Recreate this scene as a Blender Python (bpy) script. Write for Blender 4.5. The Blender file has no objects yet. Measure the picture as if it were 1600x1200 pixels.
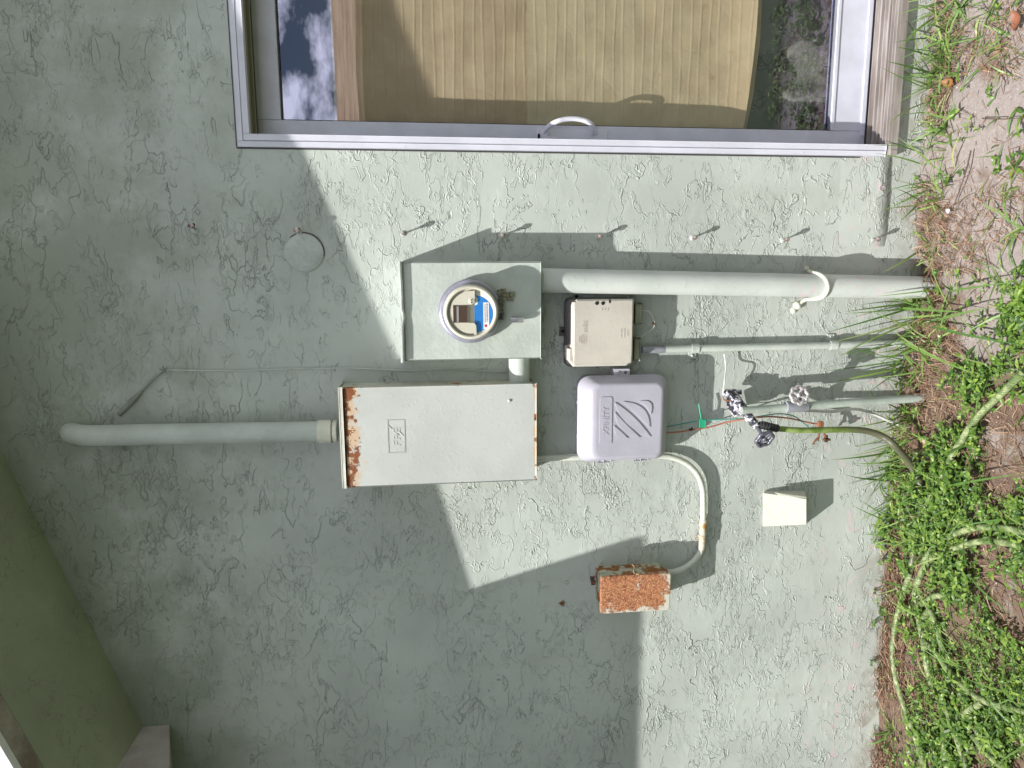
import bpy, bmesh, math, random
import numpy as np
from mathutils import Vector, Matrix, noise
random.seed(7); rng = np.random.default_rng(7)
S = bpy.context.scene; COL = S.collection
R = math.radians

# ------------------------------------------------------------------ camera
CR = np.array([[-0.00472082, 0.98739502, 0.15820491], [-0.11594287, 0.15659923, -0.98083328], [-0.99324467, -0.02297307, 0.11374213]])
CF = 1086.66; CD = 2.19335; CC = np.array([0.0, -CD, 1.61])
cam = bpy.data.objects.new('camera', bpy.data.cameras.new('camera')); COL.objects.link(cam)
cam.matrix_world = Matrix([[*CR[0], CC[0]], [*CR[1], CC[1]], [*CR[2], CC[2]], [0, 0, 0, 1]])
cam.data.sensor_width = 36; cam.data.lens = CF / 1600 * 36; cam.data.clip_start = 0.05; cam.data.clip_end = 500
S.camera = cam

def P(x, y, out=0.0):
    """point of the place that lies `out` metres in front of the house wall"""
    v = CR @ np.array([(x - 800) / CF, -(y - 600) / CF, -1]); t = (-out + CD) / v[1]
    return Vector(CC + v * t)
def G(x, y, z=0.0):
    v = CR @ np.array([(x - 800) / CF, -(y - 600) / CF, -1]); t = (z - CC[2]) / v[2]
    return Vector(CC + v * t)

# ------------------------------------------------------------------ light
SUN = Vector((-0.80, -1.0, 2.15)).normalized()
w = bpy.data.worlds.new('World'); S.world = w; w.use_nodes = True
nt = w.node_tree; nt.nodes.clear()
def N(t, typ, **k):
    n = t.nodes.new(typ)
    for a, b in k.items():
        if a.startswith('i_'): n.inputs[int(a[2:]) if a[2:].isdigit() else a[2:]].default_value = b
        else: setattr(n, a, b)
    return n
sky = N(nt, 'ShaderNodeTexSky', sky_type='NISHITA', sun_disc=False, sun_elevation=math.asin(SUN.z), sun_rotation=math.atan2(SUN.x, SUN.y), air_density=1.0, dust_density=1.2)
tc = N(nt, 'ShaderNodeTexCoord')
mp = N(nt, 'ShaderNodeMapping'); mp.inputs['Scale'].default_value = (5, 5, 9); nt.links.new(tc.outputs['Generated'], mp.inputs[0])
cn = N(nt, 'ShaderNodeTexNoise'); cn.inputs['Scale'].default_value = 1.0; cn.inputs['Detail'].default_value = 7; cn.inputs['Roughness'].default_value = .58
nt.links.new(mp.outputs[0], cn.inputs['Vector'])
cr = N(nt, 'ShaderNodeMapRange'); cr.inputs[1].default_value = .50; cr.inputs[2].default_value = .58; sx = N(nt, 'ShaderNodeSeparateXYZ'); nt.links.new(tc.outputs['Generated'], sx.inputs[0]); lowc = N(nt, 'ShaderNodeMapRange'); lowc.inputs[1].default_value = .185; lowc.inputs[2].default_value = .13; lowc.inputs[3].default_value = 0; lowc.inputs[4].default_value = .10; nt.links.new(sx.outputs[2], lowc.inputs[0]); ad_ = N(nt, 'ShaderNodeMath', operation='ADD'); nt.links.new(cn.outputs[0], ad_.inputs[0]); nt.links.new(lowc.outputs[0], ad_.inputs[1]); nt.links.new(ad_.outputs[0], cr.inputs[0])
mx = N(nt, 'ShaderNodeMix', data_type='RGBA'); mx.inputs['B'].default_value = (42, 42.5, 44, 1)
nt.links.new(cr.outputs[0], mx.inputs['Factor']); nt.links.new(sky.outputs[0], mx.inputs['A'])
bg = N(nt, 'ShaderNodeBackground'); bg.inputs[1].default_value = 0.043; nt.links.new(mx.outputs['Result'], bg.inputs[0])
wo = N(nt, 'ShaderNodeOutputWorld'); nt.links.new(bg.outputs[0], wo.inputs[0])
sl = bpy.data.lights.new('sun', 'SUN'); sl.energy = 4.9; sl.angle = R(0.55); sl.color = (1, .975, .935)
so = bpy.data.objects.new('sun', sl); COL.objects.link(so); so.rotation_euler = SUN.to_track_quat('Z', 'Y').to_euler(); so.location = (-3, -4, 8)
S.view_settings.view_transform = 'Standard'; S.view_settings.look = 'None'; S.view_settings.gamma = 1; S.view_settings.exposure = 0.42
S.view_settings.use_curve_mapping = False
S.cycles.max_bounces = 8; S.cycles.transparent_max_bounces = 12

# ------------------------------------------------------------------ materials
class M:
    def __init__(s, name):
        s.m = bpy.data.materials.new(name); s.m.use_nodes = True; s.t = s.m.node_tree
        s.b = s.t.nodes['Principled BSDF']; s.o = s.t.nodes['Material Output']
        s.tc = N(s.t, 'ShaderNodeTexCoord'); s.h = None
    def link(s, a, b): s.t.links.new(a, b)
    def val(s, v, sock):
        if isinstance(v, (int, float)): sock.default_value = v
        elif isinstance(v, (tuple, list)): sock.default_value = (*v, 1) if len(v) == 3 and len(sock.default_value) == 4 else v
        else: s.link(v, sock)
    def map(s, scale=(1, 1, 1), loc=(0, 0, 0), rot=(0, 0, 0), src=None):
        n = N(s.t, 'ShaderNodeMapping'); n.inputs['Scale'].default_value = scale; n.inputs['Location'].default_value = loc; n.inputs['Rotation'].default_value = rot
        s.link(src or s.tc.outputs['Object'], n.inputs[0]); return n.outputs[0]
    def noise(s, sc, det=3, ro=.5, dist=0, vec=None, w=0, out=0):
        n = N(s.t, 'ShaderNodeTexNoise', noise_dimensions='4D'); n.inputs['W'].default_value = w
        n.inputs['Scale'].default_value = sc; n.inputs['Detail'].default_value = det; n.inputs['Roughness'].default_value = ro; n.inputs['Distortion'].default_value = dist
        s.link(vec or s.tc.outputs['Object'], n.inputs['Vector']); return n.outputs[out]
    def voro(s, sc, feat='F1', vec=None, out=0):
        n = N(s.t, 'ShaderNodeTexVoronoi', feature=feat); n.inputs['Scale'].default_value = sc
        s.link(vec or s.tc.outputs['Object'], n.inputs['Vector']); return n.outputs[out]
    def wave(s, sc, vec=None, dist=0, dire='X', prof='SIN', dsc=1, det=2):
        n = N(s.t, 'ShaderNodeTexWave', wave_type='BANDS', bands_direction=dire, wave_profile=prof); n.inputs['Scale'].default_value = sc; n.inputs['Distortion'].default_value = dist
        n.inputs['Detail'].default_value = det; n.inputs['Detail Scale'].default_value = dsc
        s.link(vec or s.tc.outputs['Object'], n.inputs['Vector']); return n.outputs[1]
    def ss(s, v, a, b, lo=0, hi=1, smooth=True):
        n = N(s.t, 'ShaderNodeMapRange', interpolation_type='SMOOTHSTEP' if smooth else 'LINEAR')
        s.val(v, n.inputs[0]); n.inputs[1].default_value = a; n.inputs[2].default_value = b; n.inputs[3].default_value = lo; n.inputs[4].default_value = hi; return n.outputs[0]
    def ma(s, op, a, b=0.0, c=0.0):
        n = N(s.t, 'ShaderNodeMath', operation=op); s.val(a, n.inputs[0]); s.val(b, n.inputs[1]); s.val(c, n.inputs[2]); return n.outputs[0]
    def mix(s, f, a, b, mode='MIX'):
        n = N(s.t, 'ShaderNodeMix', data_type='RGBA', blend_type=mode); s.val(f, n.inputs['Factor']); s.val(a, n.inputs['A']); s.val(b, n.inputs['B']); return n.outputs['Result']
    def xyz(s, src=None):
        n = N(s.t, 'ShaderNodeSeparateXYZ'); s.link(src or s.tc.outputs['Object'], n.inputs[0]); return n.outputs
    def island(s):
        return N(s.t, 'ShaderNodeNewGeometry').outputs['Random Per Island']
    def col(s, c): s.val(c, s.b.inputs['Base Color']); return s
    def rough(s, v): s.val(v, s.b.inputs['Roughness']); return s
    def metal(s, v): s.val(v, s.b.inputs['Metallic']); return s
    def bump(s, h, dist=.001, st=1.0):
        n = N(s.t, 'ShaderNodeBump'); n.inputs['Distance'].default_value = dist; n.inputs['Strength'].default_value = st
        s.link(h, n.inputs['Height'])
        if s.h: s.link(s.h, n.inputs['Normal'])
        s.h = n.outputs[0]; s.link(s.h, s.b.inputs['Normal']); return s

GREEN = (.496, .531, .490)
def paint(name, c, var=.08, rough=.5, lumps=.0006, rust=0, rustc=(.20, .06, .015)):
    m = M(name)
    n = m.noise(9, 4, .6)
    c2 = tuple(x * (1 - var * 2.2) for x in c); c3 = tuple(min(1, x * (1 + var)) for x in c)
    col = m.mix(m.ss(n, .35, .65), c2, c3)
    sp = m.ss(m.noise(60, 3, .6, w=3), .66, .74)
    col = m.mix(m.ma('MULTIPLY', sp, .35), col, tuple(x * .55 for x in c))
    if rust:
        rn = m.noise(26, 6, .7, w=9); f = m.ss(rn, .74 - rust * .35, .78 - rust * .35)
        col = m.mix(f, col, m.mix(m.noise(90, 3, .6), rustc, (rustc[0] * 2.2, rustc[1] * 2.2, rustc[2] * 1.6)))
    m.col(col).rough(rough)
    h = m.noise(70, 4, .55, w=5); m.bump(m.ss(h, .4, .68), lumps)
    m.bump(m.noise(420, 2, .5), lumps * .25)
    return m

# --- stucco: smooth trowelled plateaus with ragged laps between them
def stucco(name, base, amp=1.0, grime_shade=1.0, pink=True):
    m = M(name)
    v = m.map((1.0, 1.0, 1.55))
    wa = m.noise(9, 2, .5, vec=v, out=1)
    add = N(m.t, 'ShaderNodeVectorMath', operation='MULTIPLY_ADD'); m.link(wa, add.inputs[0]); add.inputs[1].default_value = (.06, .06, .06); m.link(v, add.inputs[2])
    vw = add.outputs[0]
    H = None; crev = None
    zone = m.ss(m.noise(3.3, 3, .6, w=11), .46, .62)           # busy and calm areas
    layers = [(4.0, 4, .52, .0012, .012, 21, .42, .58), (8, 4, .50, .0011, .020, 31, .46, .58), (9, 4, .57, .0009, .022, 41, .48, .60), (17, 4, .53, .0008, .034, 51, .47, .62), (22, 3, .46, .0007, .045, 61, .50, .64), (38, 3, .54, .0006, .075, 71, .47, .62)]
    for i, (sc, det, th, a, dl, ww, m0, m1) in enumerate(layers):
        n = m.noise(sc, det, .60, .05, vec=vw, w=ww)
        st = m.ss(n, th, th + dl)
        rg = m.ma('SUBTRACT', 1.0, m.ss(m.ma('ABSOLUTE', m.ma('SUBTRACT', n, th + dl * .6)), 0, dl * .75))
        mk = m.ss(m.noise(sc * .45 + 2, 3, .6, vec=v, w=ww + 3), m0, m1)
        if i >= 3: mk = m.ma('MULTIPLY', mk, m.ma('ADD', m.ma('MULTIPLY', zone, .95), .03))
        h = m.ma('MULTIPLY', m.ma('MULTIPLY', m.ma('ADD', m.ma('MULTIPLY', st, .55), m.ma('MULTIPLY', rg, .8)), mk), a * 1000)
        H = h if H is None else m.ma('ADD', H, h)
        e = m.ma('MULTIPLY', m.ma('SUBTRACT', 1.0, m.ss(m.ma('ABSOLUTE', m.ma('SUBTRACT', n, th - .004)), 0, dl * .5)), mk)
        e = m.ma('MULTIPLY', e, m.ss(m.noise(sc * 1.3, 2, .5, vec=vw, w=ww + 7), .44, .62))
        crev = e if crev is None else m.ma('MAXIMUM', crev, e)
    for (sc, rot_, ww, a) in ((5.5, .55, 83, 1.5), (8.5, .25, 93, 1.1), (6.5, -.35, 103, 1.1)):      # long raking trowel ridges
        vr = m.map((1.0, 1.0, 3.2), rot=(0, rot_, 0)); n = m.noise(sc * .8, 4, .55, vec=vr, w=ww)
        rg = m.ma('SUBTRACT', 1.0, m.ss(m.ma('ABSOLUTE', m.ma('SUBTRACT', n, .52)), 0, .011)); mk = m.ss(m.noise(sc * .7, 3, .6, vec=v, w=ww + 2), .54, .64)
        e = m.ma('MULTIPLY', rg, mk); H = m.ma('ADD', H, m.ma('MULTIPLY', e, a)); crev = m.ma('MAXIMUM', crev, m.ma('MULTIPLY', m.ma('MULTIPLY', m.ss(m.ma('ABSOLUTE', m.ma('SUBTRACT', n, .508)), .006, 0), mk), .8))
    H = m.ma('SUBTRACT', H, m.ma('MULTIPLY', crev, .6 * amp))
    H = m.ma('ADD', H, m.ma('MULTIPLY', m.noise(3, 2, .5, vec=v, w=2), 3.0))
    x, y, z = m.xyz()
    mott = m.noise(2.2, 5, .6, w=1)
    c = m.mix(m.ss(mott, .35, .68), tuple(q * .86 for q in base), tuple(q * 1.05 for q in base))
    drip = m.ss(m.noise(7, 4, .6, vec=m.map((1, 1, .10)), w=19), .52, .70); c = m.mix(m.ma('MULTIPLY', drip, .22), c, (base[0] * .72, base[1] * .72, base[2] * .64))
    mildew_shade = m.ma('MULTIPLY', m.ss(m.ma('ADD', m.noise(4, 6, .68, w=14), m.ss(z, 1.9, 2.8, 0, .22)), .50, .74), m.ss(z, 1.6, 2.4))  # mildew, with the eave's shade on the upper wall painted in
    c = m.mix(m.ma('MULTIPLY', mildew_shade, .46 * grime_shade), c, (.18, .21, .14))
    c = m.mix(m.ma('MULTIPLY', crev, .62 * grime_shade), c, (base[0] * .24, base[1] * .28, base[2] * .24))  # shade inside the crevices painted into the colour as dark lines
    if pink:
        lo = m.ss(z, .38, .10); pk = m.ss(m.noise(17, 3, .55, w=33), .59, .63)
        c = m.mix(m.ma('MULTIPLY', m.ma('MULTIPLY', pk, lo), .75), c, (.62, .50, .51))
        sk = m.ma('MULTIPLY', m.ss(m.noise(14, 6, .7, w=37), .42, .62), m.ss(m.ma('ADD', z, m.ma('MULTIPLY', m.noise(8, 4, .6), .12)), .20, .04))
        c = m.mix(m.ma('MULTIPLY', sk, .8), c, (.28, .25, .20))
        rs = m.ss(m.noise(11, 6, .8, w=77), .735, .76)
        c = m.mix(m.ma('MULTIPLY', rs, .7), c, (.22, .13, .05))
    m.col(c).rough(.72)
    m.bump(H, .00135 * amp)
    m.bump(m.noise(230, 3, .6), .00022)
    return m

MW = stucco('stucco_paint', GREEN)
MSOF = stucco('soffit_paint', (.42, .45, .33), amp=.5, grime_shade=.7, pink=False)
MP = paint('conduit_paint', (.505, .545, .50), .05, .45, .00035)
MPd = paint('fitting_paint', (.47, .505, .47), .08, .5, .0008)
MCREAM = paint('cream_plastic', (.66, .66, .55), .05, .5, .0006)
MWHITE = paint('white_metal', (.66, .66, .74), .03, .35, .00008)
MSASH = paint('sash_metal', (.60, .61, .70), .04, .38, .00006)
MGREY = paint('primer_grey', (.26, .27, .30), .12, .6, .0004)
MDARK = M('dark_plastic').col((.055, .05, .05)).rough(.45)
MBLACK = M('black_gap').col((.012, .012, .012)).rough(.9)
MSTEEL = M('galvanised').metal(.85).rough(.38); MSTEEL.col(MSTEEL.mix(MSTEEL.noise(60, 4), (.35, .35, .38), (.62, .61, .64)))
MBRASS = M('aged_stud').metal(.6).rough(.5); MBRASS.col(MBRASS.mix(MBRASS.ss(MBRASS.noise(120, 3), .4, .6), (.16, .10, .08), (.60, .56, .54)))
MFASC = paint('fascia_paint', (.78, .77, .78), .04, .6, .0004)
MBOARD = M('dirty_board'); MBOARD.col(MBOARD.mix(MBOARD.ss(MBOARD.noise(7, 5, .65), .35, .65), (.20, .155, .115), (.42, .38, .32))).rough(.8); MBOARD.bump(MBOARD.noise(40, 5, .6), .0008)
MRET = M('return_board'); MRET.col(MRET.mix(MRET.ss(MRET.noise(9, 5, .65), .35, .65), (.34, .305, .285), (.45, .41, .38))).rough(.8); MRET.bump(MRET.noise(30, 5, .6), .0012)

# panel paint with rust that starts from the top seam and the edges (object origin = bottom centre of the panel)
def panel_mat():
    m = M('panel_paint'); x, y, z = m.xyz()
    c = m.mix(m.ss(m.noise(5, 4, .6), .35, .65), (.475, .495, .47), (.535, .555, .53))
    edge = m.ma('MAXIMUM', m.ss(z, .505, .565, 0, 1.35), m.ss(m.ma('ABSOLUTE', x), .143, .163))
    edge = m.ma('MAXIMUM', edge, m.ss(z, .022, .0))
    n = m.noise(24, 6, .68, w=3)
    halo = m.ss(m.ma('ADD', n, m.ma('MULTIPLY', edge, .24)), .60, .82)
    c = m.mix(m.ma('MULTIPLY', halo, .75), c, (.60, .38, .20))
    f = m.ss(m.ma('ADD', m.noise(30, 6, .7, w=8), m.ma('MULTIPLY', edge, .19)), .72, .75)
    rc = m.mix(m.noise(70, 4, .6), (.10, .025, .012), (.36, .12, .03))
    c = m.mix(f, c, rc)
    m.col(c).rough(.5); m.bump(m.ss(m.noise(75, 4, .6), .50, .80), .0004); m.bump(m.noise(240, 2, .5), .00012); m.bump(f, .0006)
    return m
MPANEL = panel_mat()
def rust_seam():
    m = M('seam_rust'); f = m.ss(m.noise(28, 5, .7, w=5), .46, .54)
    m.col(m.mix(f, (.05, .045, .04), m.mix(m.noise(80, 4), (.11, .02, .012), (.42, .13, .035)))).rough(.85); m.bump(m.noise(120, 4), .0015); return m
MSEAM = rust_seam()
def rusty():
    m = M('heavy_rust'); x, y, z = m.xyz()
    n = m.noise(26, 7, .72, w=2)
    bias = m.ma('ADD', m.ss(z, .05, .0, 0, .16), m.ss(x, -.035, -.065, 0, .13))
    bias = m.ma('ADD', bias, m.ss(y, -.07, -.04, 0, .10))
    f = m.ss(m.ma('ADD', n, bias), .59, .67)
    rc = m.mix(m.ss(m.noise(75, 5, .7), .35, .65), (.20, .05, .022), (.50, .20, .085))
    rc = m.mix(m.ss(m.noise(190, 4, .7, w=4), .48, .62), rc, (.60, .36, .20))
    c = m.mix(f, rc, (.60, .59, .50))
    m.col(c).rough(.85); m.bump(m.noise(170, 5, .7), .0016); return m
MRUST = rusty()
MRUST2 = paint('rusty_paint', (.48, .49, .38), .1, .6, .0010, rust=.72, rustc=(.17, .065, .02))

# ------------------------------------------------------------------ mesh helpers
class MB:
    def __init__(s): s.v = []; s.f = []; s.sm = []
    def add(s, vs, fs, smooth=False):
        o = len(s.v); s.v += [tuple(v) for v in vs]; s.f += [tuple(i + o for i in f) for f in fs]; s.sm += [smooth] * len(fs)
    def bm(s, bm, smooth=False):
        bm.verts.ensure_lookup_table(); bm.verts.index_update()
        s.add([v.co[:] for v in bm.verts], [[v.index for v in f.verts] for f in bm.faces], smooth); bm.free()
    def box(s, a, b, bev=0.0, seg=2, mat=None):
        bm = bmesh.new(); bmesh.ops.create_cube(bm, size=1)
        a = Vector(a); b = Vector(b); c = (a + b) / 2; d = b - a
        for v in bm.verts: v.co = Vector((v.co.x * d.x, v.co.y * d.y, v.co.z * d.z))
        if bev: bmesh.ops.bevel(bm, geom=list(bm.edges), offset=bev, segments=seg, profile=.5, affect='EDGES')
        for v in bm.verts:
            v.co = v.co + c
            if mat: v.co = mat @ v.co
        s.bm(bm, False); return s
    def tube(s, pts, r, n=16, cap=True, smooth=True, spline=0):
        pts = [Vector(p) for p in pts]
        if spline: pts = catmull(pts, spline)
        rs = r if isinstance(r, (list, tuple)) else [r] * len(pts)
        if len(rs) != len(pts): rs = list(np.interp(np.linspace(0, 1, len(pts)), np.linspace(0, 1, len(rs)), rs))
        T = [(pts[min(i + 1, len(pts) - 1)] - pts[max(i - 1, 0)]).normalized() for i in range(len(pts))]
        u = T[0].orthogonal().normalized(); vs = []; fs = []
        for i, p in enumerate(pts):
            u = (u - T[i] * u.dot(T[i])).normalized(); w_ = T[i].cross(u)
            for k in range(n):
                a = 2 * math.pi * k / n; vs.append(p + (u * math.cos(a) + w_ * math.sin(a)) * rs[i])
        for i in range(len(pts) - 1):
            for k in range(n): fs.append((i * n + k, i * n + (k + 1) % n, (i + 1) * n + (k + 1) % n, (i + 1) * n + k))
        s.add(vs, fs, smooth)
        if cap:
            s.add([vs[k] for k in range(n)], [tuple(range(n))[::-1]]); s.add([vs[-n + k] for k in range(n)], [tuple(range(n))])
        return s
    def lathe(s, prof, c, axis=(0, -1, 0), n=48, smooth=True):
        """prof: (radius, height along axis)"""
        ax = Vector(axis).normalized(); u = ax.orthogonal().normalized(); w_ = ax.cross(u); c = Vector(c); vs = []; fs = []
        for r, h in prof:
            for k in range(n):
                a = 2 * math.pi * k / n; vs.append(c + ax * h + (u * math.cos(a) + w_ * math.sin(a)) * r)
        for i in range(len(prof) - 1):
            for k in range(n): fs.append((i * n + k, i * n + (k + 1) % n, (i + 1) * n + (k + 1) % n, (i + 1) * n + k))
        s.add(vs, fs, smooth); return s
    def prism(s, poly, y0, y1):
        """poly of (x,z); extruded from y0 (back) to y1 (front)"""
        n = len(poly); vs = [(x, y0, z) for x, z in poly] + [(x, y1, z) for x, z in poly]
        s.add(vs, [tuple(range(n))[::-1], tuple(range(n, 2 * n))] + [(i, (i + 1) % n, n + (i + 1) % n, n + i) for i in range(n)]); return s
    def loft(s, loops, smooth=False, cap=True):
        n = len(loops[0]); vs = [p for l in loops for p in l]; fs = []
        for i in range(len(loops) - 1):
            for k in range(n): fs.append((i * n + k, i * n + (k + 1) % n, (i + 1) * n + (k + 1) % n, (i + 1) * n + k))
        s.add(vs, fs, smooth)
        if cap: s.add(loops[0], [tuple(range(n))[::-1]]); s.add(loops[-1], [tuple(range(n))])
        return s
    def build(s, name, m, parent=None, autos=None, base=None):
        root = parent
        while root is not None and root.parent: root = root.parent
        if root is not None: off = Vector(root.location)
        elif base is not None: off = Vector(base)
        else:
            V = np.array(s.v); off = Vector(((V[:, 0].min() + V[:, 0].max()) / 2, (V[:, 1].min() + V[:, 1].max()) / 2, V[:, 2].min()))
        me = bpy.data.meshes.new(name); V = np.array(s.v, dtype=float) - np.array(off)
        me.from_pydata(V.tolist(), [], s.f); me.polygons.foreach_set('use_smooth', s.sm)
        bm = bmesh.new(); bm.from_mesh(me); bmesh.ops.recalc_face_normals(bm, faces=bm.faces); bm.to_mesh(me); bm.free()
        me.update(); me.materials.append(m.m)
        o = bpy.data.objects.new(name, me); COL.objects.link(o)
        if parent is not None: o.parent = parent
        else: o.location = off
        return o
def U_(k): return .008 + .006 * ((k * 37) % 11) / 11
def catmull(p, k):
    q = [p[0] * 2 - p[1]] + p + [p[-1] * 2 - p[-2]]; out = []
    for i in range(1, len(q) - 2):
        for j in range(k):
            t = j / k; a, b, c, d = q[i - 1], q[i], q[i + 1], q[i + 2]
            out.append(.5 * ((2 * b) + (c - a) * t + (2 * a - 5 * b + 4 * c - d) * t * t + (3 * b - a - 3 * c + d) * t ** 3))
    out.append(p[-1]); return out
def tag(o, label=None, cat=None, group=None, kind=None):
    if label: o['label'] = label
    if cat: o['category'] = cat
    if group: o['group'] = group
    if kind: o['kind'] = kind
    return o
def empty(name, loc, label, cat, group=None):
    o = bpy.data.objects.new(name, None); o.empty_display_size = .05; COL.objects.link(o); o.location = loc
    return tag(o, label, cat, group)
def rrect(x0, x1, z0, z1, r, n=6):
    pts = []
    for cx, cz, a0 in ((x1 - r, z1 - r, 0), (x0 + r, z1 - r, 90), (x0 + r, z0 + r, 180), (x1 - r, z0 + r, 270)):
        for k in range(n + 1):
            a = R(a0 + 90 * k / n); pts.append((cx + r * math.cos(a), cz + r * math.sin(a)))
    return pts
def text_mb(body, size, at, ext, y, rot=0, bold=0, align='CENTER', sx=1.0):
    """raised lettering that reads along +X on the wall; at=(x,z) centre, y = plane of its back"""
    cu = bpy.data.curves.new('t', 'FONT'); cu.body = body; cu.size = size; cu.align_x = align; cu.align_y = 'CENTER'; cu.extrude = ext; cu.offset = bold; cu.resolution_u = 3
    o = bpy.data.objects.new('t', cu); COL.objects.link(o); dg = bpy.context.evaluated_depsgraph_get(); me = o.evaluated_get(dg).to_mesh()
    mb = MB(); vs = []
    for v in me.vertices:
        x, z = v.co.x * sx, v.co.y; c, s_ = math.cos(rot), math.sin(rot)
        vs.append((at[0] + x * c - z * s_, y - ext - v.co.z, at[1] + x * s_ + z * c))
    mb.add(vs, [tuple(p.vertices) for p in me.polygons])
    o.evaluated_get(dg).to_mesh_clear(); bpy.data.objects.remove(o); bpy.data.curves.remove(cu); return mb

# ================================================================== the house
house = empty('stucco_house', (0, 0, 0), 'pale green stucco house wall that fills the picture, with its eave and glass door', 'house')
DX0, DZ0, DZ1 = .366, .135, 2.158          # glass door outline
DX1 = 2.25
mb = MB()
T = .22
def rake(x): return 3.081 + .347 * x
g = .004
def quadbox(poly, y0, y1): mb.prism(poly, y0, y1)
x0, x1 = -6.0, 3.6
ox0, ox1, oz0, oz1 = DX0 + .012, DX1 - .012, .104, DZ1 - .012
quadbox([(x0, -.3), (ox0, -.3), (ox0, rake(ox0) + .03), (-1.40, rake(-1.40) + .03), (x0, rake(-1.466) + .045)], T, 0)
quadbox([(ox0, oz1), (ox1, oz1), (ox1, rake(ox1) + .03), (ox0, rake(ox0) + .03)], T, 0)
quadbox([(ox0, -.3), (ox1, -.3), (ox1, oz0), (ox0, oz0)], T, 0)
quadbox([(ox1, -.3), (x1, -.3), (x1, rake(x1) + .03), (ox1, rake(ox1) + .03)], T, 0)
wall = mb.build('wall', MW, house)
mb = MB(); mb.box((-3.2, .001, -.3), (-2.9, -3.2, 2.55)); mb.build('unseen_shade_wall', MW, house)  # added wall out of view, cuts skylight at the left end
# stucco lip above the footing, right of the conduits
mb = MB(); pr = []
xs = np.linspace(.08, .40, 60); V = []; n_ = len(xs)
for i, x in enumerate(xs):
    u = i / 59; en = math.sin(math.pi * min(.98, max(.02, u))) ** .5; nz_ = noise.noise(Vector((x * 22, 0, 3))); n2_ = noise.noise(Vector((x * 70, 0, 8)))
    nz_ = noise.noise(Vector((x * 11, 0, 3))); n2_ = noise.noise(Vector((x * 34, 0, 8))); o_ = .0050 * en * (1 + .7 * nz_); zb = .106 + .014 * nz_ + .004 * n2_
    V += [(x, .002, .31), (x, -o_ * .25, .26 + .01 * n2_), (x, -o_ * .85, .15), (x, -o_, zb + .004), (x, .002, zb)]
F = [(i * 5 + k, i * 5 + k + 1, (i + 1) * 5 + k + 1, (i + 1) * 5 + k) for i in range(n_ - 1) for k in range(4)]
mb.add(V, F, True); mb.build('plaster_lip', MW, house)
# interior shell keeps the room dark
MI = M('room_paint').col((.25, .23, .2)).rough(.9)
mb = MB()
mb.box((-1.0, 3.2, -.1), (3.4, 3.3, 2.7)).box((-1.1, T + .003, -.1), (-1.0, 3.3, 2.7)).box((3.4, T + .003, -.1), (3.5, 3.3, 2.7)).box((-1.1, T + .003, 2.7), (3.5, 3.3, 2.8)).box((-1.1, T + .003, -.2), (3.5, 3.3, -.1))
mb.build('room', MI, house)

# --- roof edge over the wall (sloping soffit, fascia, roof skin)
edge = [(3.3, .52), (.5, .50), (-.35, .515), (-.68, .525), (-1.08, .514), (-1.458, .504)]   # x, overhang
mb = MB()
def strip(pts_a, pts_b):
    n = len(pts_a); mb.add(list(pts_a) + list(pts_b), [(i, i + 1, n + i + 1, n + i) for i in range(n - 1)])
def slab(d0f, d1f, z_lo, z_hi):
    A = [(x, -d0f(D), rake(x) + z_lo) for x, D in edge]; B = [(x, -d1f(D), rake(x) + z_lo) for x, D in edge]
    C_ = [(x, -d1f(D), rake(x) + z_hi) for x, D in edge]; E_ = [(x, -d0f(D), rake(x) + z_hi) for x, D in edge]
    strip(A, B); strip(B, C_); strip(C_, E_); strip(E_, A)
    for j in (0, -1): mb.add([A[j], B[j], C_[j], E_[j]], [(0, 1, 2, 3)])
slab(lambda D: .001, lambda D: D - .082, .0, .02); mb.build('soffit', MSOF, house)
mb = MB(); slab(lambda D: D - .081, lambda D: D - .022, .0, .03); mb.build('fascia_board', MBOARD, house)
mb = MB(); slab(lambda D: D - .021, lambda D: D, -.001, .16); mb.build('fascia', MFASC, house)
MROOF = M('roof_shingle').rough(.9); MROOF.col(MROOF.mix(MROOF.noise(40, 4), (.16, .12, .09), (.28, .22, .17)))
mb = MB(); slab(lambda D: -1.5, lambda D: D + .012, .165, .20); mb.build('roof', MROOF, house)
# --- the boxed eave at the low end of the rake
mb = MB()
xr = -1.459
prof = [(0.001, 2.492), (.20, 2.422), (.698, 2.402), (.706, 2.43), (.504, 2.584), (0.001, 2.69)]      # out, z
A = [(xr, -o, z) for o, z in prof]; B = [(x0, -o, z) for o, z in prof]
mb.loft([A, B]); mb.build('eave_return', MRET, house)
mb = MB(); mb.loft([[(X_, -.712, 2.436), (X_, .3, 3.212), (X_, .3, 3.242), (X_, -.712, 2.466)] for X_ in (xr - .001, x0)]); mb.build('eave_roof', MROOF, house)

# ------------------------------------------------------------------ glass door
GD = .105     # depth of the sash behind the wall face
FW = .036
mb = MB()
def flange(x0, x1, z0, z1, w, y0, y1):
    pass
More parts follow.
